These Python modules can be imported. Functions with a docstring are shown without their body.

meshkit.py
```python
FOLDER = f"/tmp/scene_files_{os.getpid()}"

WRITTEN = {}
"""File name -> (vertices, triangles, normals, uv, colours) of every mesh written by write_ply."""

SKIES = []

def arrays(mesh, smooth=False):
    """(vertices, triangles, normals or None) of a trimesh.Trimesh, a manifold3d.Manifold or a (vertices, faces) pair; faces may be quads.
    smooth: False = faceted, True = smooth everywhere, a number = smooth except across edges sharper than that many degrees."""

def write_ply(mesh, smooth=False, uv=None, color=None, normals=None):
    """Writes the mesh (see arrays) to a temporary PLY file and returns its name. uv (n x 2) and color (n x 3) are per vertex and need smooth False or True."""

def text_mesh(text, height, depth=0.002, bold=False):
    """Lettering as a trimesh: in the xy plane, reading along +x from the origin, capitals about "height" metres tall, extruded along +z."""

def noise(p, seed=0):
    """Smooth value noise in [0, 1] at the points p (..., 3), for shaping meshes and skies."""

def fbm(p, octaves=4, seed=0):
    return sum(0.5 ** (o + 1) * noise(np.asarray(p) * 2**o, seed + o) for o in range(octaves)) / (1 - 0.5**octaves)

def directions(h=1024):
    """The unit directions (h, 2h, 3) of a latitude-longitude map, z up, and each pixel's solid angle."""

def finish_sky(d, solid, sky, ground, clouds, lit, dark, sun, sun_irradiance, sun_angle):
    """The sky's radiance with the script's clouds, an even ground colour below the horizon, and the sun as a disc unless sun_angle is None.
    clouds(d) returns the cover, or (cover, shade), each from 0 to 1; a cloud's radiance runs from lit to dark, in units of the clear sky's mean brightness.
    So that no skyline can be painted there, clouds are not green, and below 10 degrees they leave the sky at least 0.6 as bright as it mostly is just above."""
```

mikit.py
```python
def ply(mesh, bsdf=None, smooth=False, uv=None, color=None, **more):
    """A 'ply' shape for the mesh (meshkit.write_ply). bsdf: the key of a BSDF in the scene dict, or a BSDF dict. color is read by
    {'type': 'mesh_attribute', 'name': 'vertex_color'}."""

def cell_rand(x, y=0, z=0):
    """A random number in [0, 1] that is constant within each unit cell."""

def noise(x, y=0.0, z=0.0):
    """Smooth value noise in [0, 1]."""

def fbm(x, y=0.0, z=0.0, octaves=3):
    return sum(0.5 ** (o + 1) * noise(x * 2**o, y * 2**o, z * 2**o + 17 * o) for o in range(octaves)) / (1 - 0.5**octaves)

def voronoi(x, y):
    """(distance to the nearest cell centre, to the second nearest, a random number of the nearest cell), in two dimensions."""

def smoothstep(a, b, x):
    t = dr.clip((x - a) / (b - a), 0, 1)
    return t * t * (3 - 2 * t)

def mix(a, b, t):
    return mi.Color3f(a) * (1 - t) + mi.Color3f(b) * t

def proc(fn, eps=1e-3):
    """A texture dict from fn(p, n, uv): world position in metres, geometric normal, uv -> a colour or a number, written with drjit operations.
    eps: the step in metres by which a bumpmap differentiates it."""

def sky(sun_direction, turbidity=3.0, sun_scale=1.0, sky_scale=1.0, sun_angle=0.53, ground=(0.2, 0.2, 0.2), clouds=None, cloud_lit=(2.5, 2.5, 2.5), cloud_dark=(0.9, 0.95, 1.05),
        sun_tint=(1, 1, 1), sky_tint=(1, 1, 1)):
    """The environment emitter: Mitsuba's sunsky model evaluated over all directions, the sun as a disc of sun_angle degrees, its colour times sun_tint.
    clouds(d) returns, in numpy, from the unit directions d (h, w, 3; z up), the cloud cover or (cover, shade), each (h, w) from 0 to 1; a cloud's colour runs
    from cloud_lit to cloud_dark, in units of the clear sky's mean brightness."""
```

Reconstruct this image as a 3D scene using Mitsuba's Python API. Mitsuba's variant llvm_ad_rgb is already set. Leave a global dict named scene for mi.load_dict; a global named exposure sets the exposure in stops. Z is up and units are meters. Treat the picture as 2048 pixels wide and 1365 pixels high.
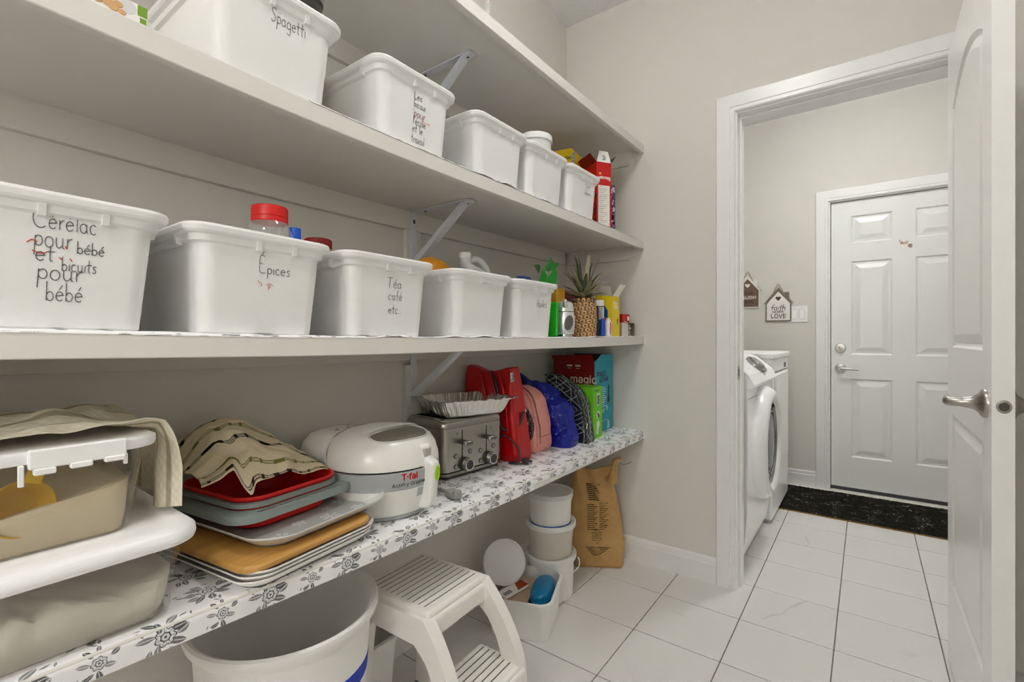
import math, random
import numpy as np, trimesh, mitsuba as mi, drjit as dr
import manifold3d as m3
import shapely.geometry as sg
from shapely import affinity, union_all
from scipy.interpolate import PchipInterpolator
import mikit, meshkit
from trimesh.transformations import rotation_matrix, translation_matrix

T4 = mi.ScalarTransform4f
scene, labels = {}, {}
rng = np.random.default_rng(7)
random.seed(7)

# ---------------------------------------------------------------- camera, light, exposure
F_PX, CX_PX, CY_PX, YAW = 953.17, 1024.0, 688.55, 0.6398
CAM = np.array([1.2795, 0.0, 1.0744])
fw = np.array([-math.sin(YAW), math.cos(YAW), 0.0])
exposure = 1.45
scene['camera'] = {
    'type': 'perspective', 'fov': math.degrees(2 * math.atan(1024 / F_PX)), 'fov_axis': 'x', 'near_clip': 0.02, 'far_clip': 60.0,
    'principal_point_offset_x': 0.0, 'principal_point_offset_y': (CY_PX - 682.5) / 1365.0,
    'to_world': T4().look_at(origin=CAM.tolist(), target=(CAM + fw).tolist(), up=[0, 0, 1])}
LAMP_PANTRY, LAMP_LAUNDRY, FILL_BACK, FILL_WALL = 16.0, 25.0, 7.0, 6.0

# ---------------------------------------------------------------- helpers
def numbered(name):
    if name not in labels and name not in scene and not any(k.startswith(name + '__') for k in scene):
        return name
    i = 1
    while True:
        k = f'{name}_{i:03d}'
        if k not in labels and k not in scene and not any(q.startswith(k + '__') for q in scene):
            return k
        i += 1

def thing(name, label, cat, group=None):
    k = numbered(name)
    labels[k] = {'label': label, 'category': cat}
    if group: labels[k]['group'] = group
    return k

_partn = {}
def obj(name, mesh, mat='satin', parent=None, col=None, smooth=30, uv=None, label=None, to_world=None, **kw):
    """One mesh = one entry of the scene. col: one colour, or one per vertex."""
    base = name if parent is None else parent + '__' + name
    k = base
    if k in scene:
        i = _partn.get(base, 0) + 1
        while f'{base}_{i:03d}' in scene: i += 1
        _partn[base] = i
        k = f'{base}_{i:03d}'
    elif parent is None and k in labels: pass
    if isinstance(mesh, (list, tuple)) and len(mesh) and isinstance(mesh[0], trimesh.Trimesh):
        mesh = trimesh.util.concatenate(list(mesh))
    if hasattr(mesh, 'to_mesh'):
        q = mesh.to_mesh(); mesh = trimesh.Trimesh(q.vert_properties[:, :3], q.tri_verts, process=False)
    c = None
    if mat in VC:
        col = (0.8, 0.8, 0.8) if col is None else col
        if np.ndim(col) == 1:
            if smooth not in (True, False, None):
                mesh = trimesh.graph.smooth_shade(trimesh.Trimesh(mesh.vertices, mesh.faces, process=True), angle=math.radians(smooth), facet_minarea=None)
                smooth = True
            c = np.tile(np.asarray(col, float), (len(mesh.vertices), 1))
        else:
            c = np.asarray(col, float)
            if smooth not in (True, False): smooth = True
    if uv is not None and smooth not in (True, False): smooth = True
    d = mikit.ply(mesh, mat, smooth=bool(smooth) if (c is not None or uv is not None) else smooth, uv=uv, color=c, **kw)
    if to_world is not None: d['to_world'] = to_world
    scene[k] = d
    if label: labels[k] = {'label': label}
    return k

def single(name, mesh, mat, label, cat, col=None, group=None, **kw):
    k = thing(name, label, cat, group)
    obj(k, mesh, mat, None, col, **kw)
    return k

def struct(name, mesh, mat, col=None, **kw):
    obj(name, mesh, mat, None, col, **kw)
    labels[name] = {'label': name.replace('_', ' '), 'kind': 'structure'}
    return name

def srgb(r, g, b):
    f = lambda c: (c / 12.92 if c <= .04045 else ((c + .055) / 1.055) ** 2.4)
    return tuple(f(x / 255.) for x in (r, g, b))

# ---- materials
def ref(k): return {'type': 'ref', 'id': k}
def two(d): return {'type': 'twosided', 'bsdf': d}
VC = {}
def vcmat(key, rough, spec=0.5, metallic=0.0, **kw):
    scene[key] = two({'type': 'principled', 'base_color': {'type': 'mesh_attribute', 'name': 'vertex_color'}, 'roughness': rough, 'specular': spec, 'metallic': metallic, **kw})
    VC[key] = True
scene['matte'] = two({'type': 'diffuse', 'reflectance': {'type': 'mesh_attribute', 'name': 'vertex_color'}}); VC['matte'] = True
vcmat('satin', 0.42)
vcmat('gloss', 0.16)
vcmat('brushed', 0.30, metallic=1.0)
vcmat('chrome', 0.12, metallic=1.0)
vcmat('trim_paint', .30)
vcmat('bin_plastic', .34, .45)
vcmat('gloss2', .24)
vcmat('vinyl', .28)
vcmat('foil', .22, metallic=1.0)
vcmat('steel_gloss', .22, metallic=.75)
vcmat('dark_glass', .06, .8)
def pmat(key, fn, rough=0.5, spec=0.5, bump=None, bscale=0.001, beps=1e-3, kind='principled', **kw):
    d = ({'type': 'principled', 'base_color': mikit.proc(fn), 'roughness': rough, 'specular': spec, **kw} if kind == 'principled'
         else {'type': 'diffuse', 'reflectance': mikit.proc(fn)})
    if bump is not None:
        d = {'type': 'bumpmap', 'arbitrary': mikit.proc(bump, eps=beps), 'scale': bscale, 'bsdf': d}
    scene[key] = two(d)
    return key

# ---- mesh makers
def box(x0, x1, y0, y1, z0, z1):
    m = trimesh.creation.box([x1 - x0, y1 - y0, z1 - z0]); m.apply_translation([(x0 + x1) / 2, (y0 + y1) / 2, (z0 + z1) / 2]); return m

def chbox(x0, x1, y0, y1, z0, z1, c=0.002):
    """box with chamfered edges"""
    c = min(c, .45 * min(x1 - x0, y1 - y0, z1 - z0))
    pts = []
    for sx in (0, 1):
        for sy in (0, 1):
            for sz in (0, 1):
                p = np.array([(x0, x1)[sx], (y0, y1)[sy], (z0, z1)[sz]], float)
                s = np.array([1 - 2 * sx, 1 - 2 * sy, 1 - 2 * sz]) * c
                for a in range(3):
                    q = p + s; q[a] = p[a]; pts.append(q)
    return trimesh.convex.convex_hull(np.array(pts))

def rbox(x0, x1, y0, y1, z0, z1, r=0.01, n=16):
    """box with round edges (hull of spheres)"""
    r = min(r, .499 * min(x1 - x0, y1 - y0, z1 - z0))
    s = [m3.Manifold.sphere(r, n).translate([x, y, z]) for x in (x0 + r, x1 - r) for y in (y0 + r, y1 - r) for z in (z0 + r, z1 - r)]
    return tm(m3.Manifold.batch_hull(s))

def tm(man):
    q = man.to_mesh(); return trimesh.Trimesh(q.vert_properties[:, :3], q.tri_verts, process=True)
def man(t):
    t = t.copy(); t.merge_vertices()
    return m3.Manifold(m3.Mesh(np.asarray(t.vertices, np.float32), np.asarray(t.faces, np.uint32)))
def cut(a, *bs):
    r = man(a)
    for b in bs: r = r - man(b)
    return tm(r)
def fuse(*ms):
    r = man(ms[0])
    for b in ms[1:]: r = r + man(b)
    return tm(r)

def prism(poly, h, axis='z', at=0.0):
    """extrude polygon [(a,b)..]; axis z: (x,y), y: (x,z) along +y, x: (y,z) along +x"""
    g = poly if isinstance(poly, sg.Polygon) else sg.Polygon(poly)
    m = trimesh.creation.extrude_polygon(g, h, engine='earcut')
    v = m.vertices.copy()
    if axis == 'z': m.vertices = v + [0, 0, at]
    elif axis == 'y': m.vertices = np.stack([v[:, 0], v[:, 2] + at, v[:, 1]], 1); m.invert()
    else: m.vertices = np.stack([v[:, 2] + at, v[:, 0], v[:, 1]], 1)
    return m

def loft(rings, cap0=True, cap1=True, closed=True):
    """rings: list of (n,3) arrays"""
    n = len(rings[0]); V = np.vstack(rings); Fs = []
    for i in range(len(rings) - 1):
        a = i * n + np.arange(n if closed else n - 1); b = (i * n + (np.arange(n if closed else n - 1) + 1) % n)
        Fs += [np.stack([a, b, b + n], 1), np.stack([a, b + n, a + n], 1)]
    V = [V]; base = len(rings) * n
    if cap0:
        V.append(rings[0].mean(0)[None]); i = np.arange(n); Fs.append(np.stack([(i + 1) % n, i, 0 * i + base], 1)); base += 1
    if cap1:
        V.append(rings[-1].mean(0)[None]); o = (len(rings) - 1) * n; i = np.arange(n); Fs.append(np.stack([o + i, o + (i + 1) % n, 0 * i + base], 1)); base += 1
    return trimesh.Trimesh(np.vstack(V), np.vstack(Fs), process=False)

def rrect(w, d, r, k=6):
    """rounded rectangle outline centred at 0, (n,2), ccw"""
    r = min(r, .499 * min(w, d)); P = []
    for cx, cy, a0 in ((w / 2 - r, d / 2 - r, 0), (-w / 2 + r, d / 2 - r, 90), (-w / 2 + r, -d / 2 + r, 180), (w / 2 - r, -d / 2 + r, 270)):
        for t in np.linspace(a0, a0 + 90, k + 1): P.append((cx + r * math.cos(math.radians(t)), cy + r * math.sin(math.radians(t))))
    return np.array(P)

def rring(w, d, r, z, k=6, cx=0, cy=0):
    P = rrect(w, d, r, k); return np.column_stack([P[:, 0] + cx, P[:, 1] + cy, np.full(len(P), z)])

def lathe(prof, n=48, cap0=True, cap1=True, sx=1, sy=1):
    """prof [(r,z)...] bottom to top outside"""
    a = np.linspace(0, 2 * math.pi, n, endpoint=False)
    return loft([np.column_stack([r * sx * np.cos(a), r * sy * np.sin(a), 0 * a + z]) for r, z in prof], cap0, cap1)

def tube(pts, r, n=10, caps=True, closed=False):
    P = np.asarray(pts, float); m = len(P); R = np.broadcast_to(r, (m,)) if np.ndim(r) else np.full(m, r)
    if closed: tan = np.roll(P, -1, 0) - np.roll(P, 1, 0)
    else: tan = np.gradient(P, axis=0)
    tan /= np.linalg.norm(tan, axis=1, keepdims=True) + 1e-12
    u = np.cross(tan[0], [0, 0, 1] if abs(tan[0][2]) < .9 else [1, 0, 0]); u /= np.linalg.norm(u)
    a = np.linspace(0, 2 * math.pi, n, endpoint=False); rings = []
    for i in range(m):
        u = u - tan[i] * (u @ tan[i]); u /= np.linalg.norm(u) + 1e-12; w = np.cross(tan[i], u)
        rings.append(P[i] + R[i] * (np.cos(a)[:, None] * u + np.sin(a)[:, None] * w))
    if closed: rings.append(rings[0])
    return loft(rings, caps and not closed, caps and not closed)

def spline(pts, n=8):
    P = np.asarray(pts, float); out = []
    for i in range(len(P) - 1):
        p0, p1, p2, p3 = P[max(i - 1, 0)], P[i], P[i + 1], P[min(i + 2, len(P) - 1)]
        for t in np.linspace(0, 1, n, endpoint=False):
            out.append(.5 * (2 * p1 + (p2 - p0) * t + (2 * p0 - 5 * p1 + 4 * p2 - p3) * t * t + (3 * p1 - p0 - 3 * p2 + p3) * t ** 3))
    return np.array(out + [P[-1]])

def cyl(p0, p1, r, n=24, r1=None):
    p0, p1 = np.asarray(p0, float), np.asarray(p1, float)
    return tube(np.array([p0, p1]), [r, r if r1 is None else r1], n)

def frame(o, ex, ey, ez=None):
    ex = np.asarray(ex, float) / np.linalg.norm(ex); ey = np.asarray(ey, float); ey = ey - ex * (ex @ ey); ey /= np.linalg.norm(ey)
    M = np.eye(4); M[:3, 0] = ex; M[:3, 1] = ey; M[:3, 2] = np.cross(ex, ey); M[:3, 3] = o
    return M
def xf(m, M):
    m = m.copy(); m.apply_transform(M); return m
def rz(a, c=(0, 0, 0)): return rotation_matrix(math.radians(a), [0, 0, 1], c)
def move(m, *d):
    m = m.copy(); m.apply_translation(d); return m
def cat(*ms): return trimesh.util.concatenate([x for x in ms])

def text(s, h, M, bold=False, depth=.0004, center=False, sx=1.0):
    t = meshkit.text_mesh(s, h, depth, bold)
    if center: t.apply_translation([-t.bounds[:, 0].mean(), 0, 0])
    if sx != 1.0: t.apply_scale([sx, 1, 1])
    return xf(t, M)

def decal(M, a, b, w, h, t=.0004, r=0):
    """thin print rectangle in frame M (its x to the right, y up, z out)"""
    p = sg.box(a, b, a + w, b + h)
    if r: p = p.buffer(-r).buffer(r)
    return xf(trimesh.creation.extrude_polygon(p, t, engine='earcut'), M)

def strokes(lines, w, M, depth=.0004):
    g = union_all([sg.LineString(l).buffer(w / 2, quad_segs=2) for l in lines if len(l) > 1])
    return xf(trimesh.util.concatenate([trimesh.creation.extrude_polygon(p.simplify(w * .05), depth, engine='earcut') for p in getattr(g, 'geoms', [g])]), M)

def arc(cx, cy, rx, ry, a0, a1, n=10):
    t = np.radians(np.linspace(a0, a1, n)); return [(cx + rx * math.cos(q), cy + ry * math.sin(q)) for q in t]
_e = [(.05, .28), (.5, .34)] + arc(.27, .27, .24, .26, 15, 320, 14)
HAND = {   # a hand's own letters: strokes in a box 1 high (x height .55)
    'a': ([arc(.25, .26, .22, .26, 40, 380, 14), [(.47, .5), (.47, .2), (.55, .02)]], .62),
    'b': ([[(.06, 1.05), (.06, .02)], [(.06, .3)] + arc(.28, .25, .22, .25, 130, -170, 12)], .6),
    'c': ([arc(.27, .27, .24, .27, 50, 310, 12)], .55),
    'd': ([arc(.25, .26, .22, .26, 40, 380, 14), [(.48, 1.05), (.5, .02)]], .62),
    'e': ([_e], .58), 'é': ([_e, [(.25, .66), (.42, .88)]], .58),
    'f': ([[(.5, 1.0), (.34, 1.02), (.26, .85), (.24, .0)], [(.02, .5), (.48, .52)]], .5),
    'g': ([arc(.25, .26, .22, .26, 40, 380, 14), [(.47, .5), (.47, -.3), (.3, -.46), (.08, -.34)]], .6),
    'h': ([[(.06, 1.05), (.06, 0)], [(.06, .3), (.22, .52), (.4, .48), (.44, 0)]], .56),
    'i': ([[(.1, .5), (.1, .02)]], .22), 'l': ([[(.1, 1.08), (.12, .02)]], .24),
    'o': ([arc(.26, .26, .24, .27, 90, 450, 16)], .58),
    'p': ([[(.08, .52), (.04, -.45)], [(.07, .4)] + arc(.28, .28, .22, .25, 130, -160, 12)], .58),
    'r': ([[(.08, .52), (.08, .02)], [(.08, .3), (.2, .48), (.36, .54)]], .42),
    's': ([[(.42, .5), (.2, .55), (.1, .4), (.28, .28), (.4, .14), (.24, .0), (.04, .06)]], .5),
    't': ([[(.22, .95), (.2, .12), (.32, .02)], [(.0, .58), (.46, .62)]], .48),
    'u': ([[(.05, .52), (.07, .12), (.24, .0), (.42, .14)], [(.45, .52), (.46, .06), (.55, .0)]], .6),
    'v': ([[(.04, .52), (.22, .02), (.42, .54)]], .48), 'x': ([[(.04, .52), (.42, .0)], [(.42, .54), (.04, .0)]], .5),
    'C': ([arc(.5, .5, .46, .52, 60, 310, 16)], .95), 'É': ([[(.5, .98), (.06, 1.0), (.06, .02), (.62, -.04)], [(.06, .52), (.3, .5)], [(.28, 1.1), (.42, 1.28)]], .75),
    'T': ([[(.0, .98), (.72, 1.0)], [(.38, .98), (.3, .0)]], .8), 'H': ([[(.06, 1.0), (.04, .0)], [(.46, .98), (.5, .0)], [(.04, .48), (.5, .46)]], .6),
    'S': ([[(.55, .95), (.3, 1.05), (.08, .85), (.25, .6), (.5, .4), (.5, .12), (.2, -.02), (.02, .12)]], .65),
    'L': ([[(.06, 1.0), (.06, .04), (.5, .0)]], .6), "'": ([[(.1, 1.0), (.08, .8)]], .2), '.': ([[(.08, .03), (.13, .03)]], .2), ' ': ([], .35)}
def hand(s, h, M, w=.0012):
    x, L = 0.0, []
    for ch in s:
        g, adv = HAND[ch]
        for l in g:
            L.append(spline([((x + a) * h, b * h) for a, b in l], 3)[:, :2])
        x += adv + .06
    return strokes(L, w, M)
# ---------------------------------------------------------------- room
LY, H, XR, Y0 = 2.2041, 2.7218, 1.80, -1.4          # end wall, ceiling, right wall, wall behind the camera
LF, XL2 = 4.06, 2.35                               # laundry far wall, laundry right wall
WALL = (0.645, 0.628, 0.588); TRIM = (0.74, 0.74, 0.73); SHELF = (0.690, 0.675, 0.640)
scene['wall_paint'] = two({'type': 'diffuse', 'reflectance': {'type': 'rgb', 'value': list(WALL)}})
pmat('ceiling_paint', lambda p, n, uv: mi.Color3f(.74, .745, .75) * (.975 + .05 * mikit.noise(p.x * 120, p.y * 120)), kind='diffuse')
def tile_fn(p, n, uv):
    i, j = dr.floor((p.x - .2893) / .2998), dr.floor((p.y - 1.6788) / .2995)
    r1, r2, r3 = mikit.cell_rand(i, j, 1), mikit.cell_rand(i, j, 2), mikit.cell_rand(i, j, 3)
    a = r1 * 6.28; u = p.x * dr.cos(a) + p.y * dr.sin(a); v = p.y * dr.cos(a) - p.x * dr.sin(a)
    w = u * 4 + r2 * 31 + .9 * mikit.fbm(u * 5 + r3 * 17, v * 5, r2 * 9)
    f = dr.abs(w - dr.floor(w) - .5)
    vein = (1 - mikit.smoothstep(0.0, .035, f)) * mikit.smoothstep(.5, .78, mikit.fbm(u * 6 + 3 * r1, v * 6, 4 + r3 * 7)) * mikit.smoothstep(.3, .7, r3)
    cloud = mikit.fbm(p.x * 4 + 7 * r1, p.y * 4 + 5 * r2, 2.0)
    c = mikit.mix((.66, .652, .632), (.62, .608, .585), cloud * .8 + .2 * r2)
    return mikit.mix(c, (.40, .36, .30), vein * .55)
pmat('floor_tile', tile_fn, rough=.32, spec=.45)

struct('floor', box(-.1, 2.5, Y0, LF + .1, -.06, -.0025), 'matte', (.20, .185, .165))
tx, ty, ox, oy, g = .2998, .2995, .2893, 1.6788, .0019
for j in range(-11, 9):
    for i in range(-1, 7):
        x0, x1 = max(ox + i * tx + g, .0), min(ox + (i + 1) * tx - g, 2.35); y0, y1 = max(oy + j * ty + g, Y0), min(oy + (j + 1) * ty - g, LF)
        if x1 - x0 < .02 or y1 - y0 < .02 or (y0 < LY - .05 and x0 > XR): continue
        if y0 < LY - .3: x1 = min(x1, XR)
        obj('tile', chbox(x0, x1, y0, y1, -.008, 0, .0012), 'floor_tile', 'floor', smooth=False)
struct('ceiling', box(-.1, 2.5, Y0 - .1, LF + .1, H, H + .08), 'ceiling_paint')
struct('wall_left', box(-.1, 0, Y0 - .1, LY, 0, H), 'wall_paint')
struct('wall_right', box(XR, XR + .1, Y0 - .1, LY, 0, H), 'wall_paint')
struct('wall_back', box(0, XR, Y0 - .1, Y0, 0, H), 'wall_paint')
OX0, OX1, OZ = .828, 1.548, 2.040                   # rough opening in the end wall
struct('wall_end', cut(box(-.1, 2.5, LY, LY + .115, 0, H), box(OX0, OX1, LY - .1, LY + .3, -.1, OZ)), 'wall_paint', smooth=False)
struct('wall_laundry_left', box(-.1, 0, LY + .115, LF, 0, H), 'wall_paint')
struct('wall_laundry_right', box(XL2, XL2 + .1, LY + .115, LF, 0, H), 'wall_paint')
DX0, DX1, DZ = 1.062, 2.02, 2.045                   # outside door opening
struct('wall_laundry_far', cut(box(-.1, 2.5, LF, LF + .14, 0, H), box(DX0, DX1, LF - .1, LF + .3, -.1, DZ)), 'wall_paint', smooth=False)

# ---- door casings: profile across the width (0 = outside edge), depth outwards
CAS = [(0, 0), (0, .011), (.004, .015), (.055, .015), (.057, .0115), (.0595, .0115), (.0615, .0155), (.0725, .0155), (.077, .011), (.077, 0)]
def casing(x0, x1, ztop, y, side=-1, right=True):
    """mitred U round an opening; x0,x1 = outer edges"""
    P = np.array(CAS); n = len(P)
    def ring(pts): return np.array(pts)
    R = [np.array([[x0 + a, y + side * b, 0.0] for a, b in P]), np.array([[x0 + a, y + side * b, ztop - a] for a, b in P]),
         np.array([[x1 - a, y + side * b, ztop - a] for a, b in P]), np.array([[x1 - a, y + side * b, 0.0] for a, b in P])]
    m = loft(R, True, True); trimesh.repair.fix_normals(m); return m
struct('trim_1', casing(.7538, 1.617, 2.115, LY), 'trim_paint', TRIM, smooth=False)
struct('trim_2', casing(.7538, 1.617, 2.115, LY + .115, 1), 'trim_paint', TRIM, smooth=False)
struct('trim_3', casing(.985, 2.097, 2.118, LF), 'trim_paint', TRIM, smooth=False)
def jamb(x0, x1, zt, ya, yb, t, stops):
    m = [chbox(x0, x0 + t, ya, yb, 0, zt, .001), chbox(x1 - t, x1, ya, yb, 0, zt, .001), chbox(x0 + t, x1 - t, ya, yb, zt - t, zt, .001)]
    s0, s1 = stops
    m += [chbox(x0 + t, x0 + t + .011, s0, s1, 0, zt - t, .002), chbox(x1 - t - .011, x1 - t, s0, s1, 0, zt - t, .002), chbox(x0 + t + .011, x1 - t - .011, s0, s1, zt - t - .011, zt - t, .002)]
    return cat(*m)
struct('trim_4', jamb(OX0, OX1, OZ, LY, LY + .115, .009, (LY + .040, LY + .077)), 'trim_paint', TRIM, smooth=False)
obj('strike_plate', chbox(OX0 + .0088, OX0 + .0105, LY + .008, LY + .034, .895, .955, .0006), 'brushed', 'trim_4', (.45, .44, .41))
obj('strike_hole', chbox(OX0 + .0100, OX0 + .0107, LY + .014, LY + .028, .910, .940, .0002), 'matte', 'trim_4', (.05, .05, .05))
struct('trim_5', jamb(DX0, DX1, DZ, LF + .0, LF + .14, .010, (LF + .062, LF + .1)), 'trim_paint', TRIM, smooth=False)

# ---- baseboards
BB = [(0, 0), (.013, 0), (.013, .082), (.009, .086), (.009, .098), (.006, .107), (0, .112)]
def base(xa, xb, y, side=-1):
    m = prism([(side * a, b) for a, b in BB][::(1 if side > 0 else -1)], xb - xa, 'x', xa); m.apply_translation([0, y, 0]); trimesh.repair.fix_normals(m); return m
struct('baseboard_end', base(.0, .7538, LY), 'trim_paint', TRIM, smooth=20)
struct('baseboard_laundry_far', base(.0, .985, LF), 'trim_paint', TRIM, smooth=20)
def basey(ya, yb, x, side=1):
    m = prism([(side * a, b) for a, b in BB][::(1 if side > 0 else -1)], yb - ya, 'y', ya); m.apply_translation([x, 0, 0]); trimesh.repair.fix_normals(m); return m
struct('baseboard_left', basey(Y0, LY - .013, 0), 'trim_paint', TRIM, smooth=20)
struct('baseboard_right', basey(Y0, LY - .013, XR, -1), 'trim_paint', TRIM, smooth=20)

# ---- doors
def inset(P, d):
    """polygon (ccw) moved inwards by d, mitred, same number of points"""
    P = np.asarray(P, float); e0 = P - np.roll(P, 1, 0); e1 = np.roll(P, -1, 0) - P
    n0 = np.stack([-e0[:, 1], e0[:, 0]], 1) / np.linalg.norm(e0, axis=1, keepdims=True); n1 = np.stack([-e1[:, 1], e1[:, 0]], 1) / np.linalg.norm(e1, axis=1, keepdims=True)
    m = n0 + n1; return P + d * m * (2 / np.sum(m * m, 1))[:, None]
def moulded(poly, steps):
    return [np.column_stack([inset(poly, i), np.full(len(poly), h)]) for i, h in steps]
def door_slab(outer, panels, M, steps, t):
    """front skin with pressed panels (built as one surface), plus the back and the edges. outer: polygon; frame M: x along, y up, z out of the face"""
    o = sg.Polygon(outer); parts = []
    flat = o.difference(union_all([sg.Polygon(p) for p in panels]))
    v, f = trimesh.creation.triangulate_polygon(flat, engine='earcut')
    parts.append(trimesh.Trimesh(np.column_stack([v, 0 * v[:, 0]]), f, process=False))
    for p in panels:
        R = moulded(p, steps)
        parts.append(loft(R, False, False))
        e = R[-1]; v, f = trimesh.creation.triangulate_polygon(sg.Polygon(e[:, :2]), engine='earcut')
        parts.append(trimesh.Trimesh(np.column_stack([v, 0 * v[:, 0] + e[0, 2]]), f, process=False))
    e = np.array(o.exterior.coords)[:-1]
    parts.append(loft([np.column_stack([e, 0 * e[:, 0] - t]), np.column_stack([e, 0 * e[:, 0]])], True, False))
    m = trimesh.util.concatenate(parts); m.merge_vertices(digits_vertex=6)
    m.apply_transform(M); return m
# pantry door, swung open towards the camera: face x = 1.4975, from y = 1.455 to the hinge at 2.165
A0, A1, PT, FX = 1.455, 2.150, .036, 1.4975
def arch(y0, y1, z0, z1, rise, n=14):
    t = np.linspace(0, 1, n); top = [(y1 + (y0 - y1) * a, z1 + rise * math.sin(math.pi * a) ** .9) for a in t]
    return [(y0, z0), (y1, z0)] + top
# door frame M: x along +y, y up, z = -x
MD = frame([FX, 0, 0], [0, 1, 0], [0, 0, 1]); MD[:3, 2] = [-1, 0, 0]
STEPS = [(0, 0), (.007, -.006), (.013, -.008), (.018, -.006), (.040, -.0005)]
pan = [arch(1.556, 2.048, 1.045, 1.80, .075), [(1.556, .285), (2.048, .285), (2.048, .832), (1.556, .832)]]
d1 = door_slab([(A0, .008), (A1, .008), (A1, 2.022), (A0, 2.022)], pan, MD, STEPS, PT)
struct('door_1', d1, 'trim_paint', TRIM, smooth=False)
labels['door_1']['label'] = 'white two-panel pantry door with arched top panel standing open at the right'
ys = 1.511
def lever(parent, x, s):
    """rose, neck and lever on the face at x, standing out towards s"""
    obj('handle', cat(xf(lathe([(.0325, 0), (.0325, .004), (.030, .009), (.022, .013), (.015, .022), (.0125, .032), (.0115, .040)], 40), LM(x, s)),
                      tube([[x + s * .038, ys, .926], [x + s * .062, ys, .926], [x + s * .0635, ys + .012, .926]], .0105, 20),
                      tube(spline([[x + s * .058, ys, .926], [x + s * .060, ys + .02, .926], [x + s * .058, ys + .06, .925], [x + s * .056, ys + .105, .924]], 5), np.linspace(.0098, .0075, 16), 16)), 'brushed', parent, (.42, .40, .36), smooth=40)
def LM(x, s):
    M = np.eye(4); M[:3, 0] = [0, 1, 0]; M[:3, 1] = [0, 0, s]; M[:3, 2] = [s, 0, 0]; M[:3, 3] = [x, ys, .926]
    return M
lever('door_1', FX, -1); lever('door_1', FX + PT, 1)
a = np.linspace(0, 2 * math.pi, 32, endpoint=False)
def plate(cx, cz, rx, rz_, y, t): return loft([np.column_stack([cx + rx * k * np.cos(a), 0 * a + y - q, cz + rz_ * k * np.sin(a)]) for k, q in ((1, -.001), (1, t * .6), (.93, t))], True, True)
obj('latch_plate', plate(1.5165, .926, .0125, .0145, A0, .0014), 'brushed', 'door_1', (.34, .33, .30), smooth=30)
obj('latch_bolt', plate(1.5165, .926, .0085, .0095, A0 - .0012, .0015), 'brushed', 'door_1', (.10, .10, .09), smooth=30)
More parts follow.
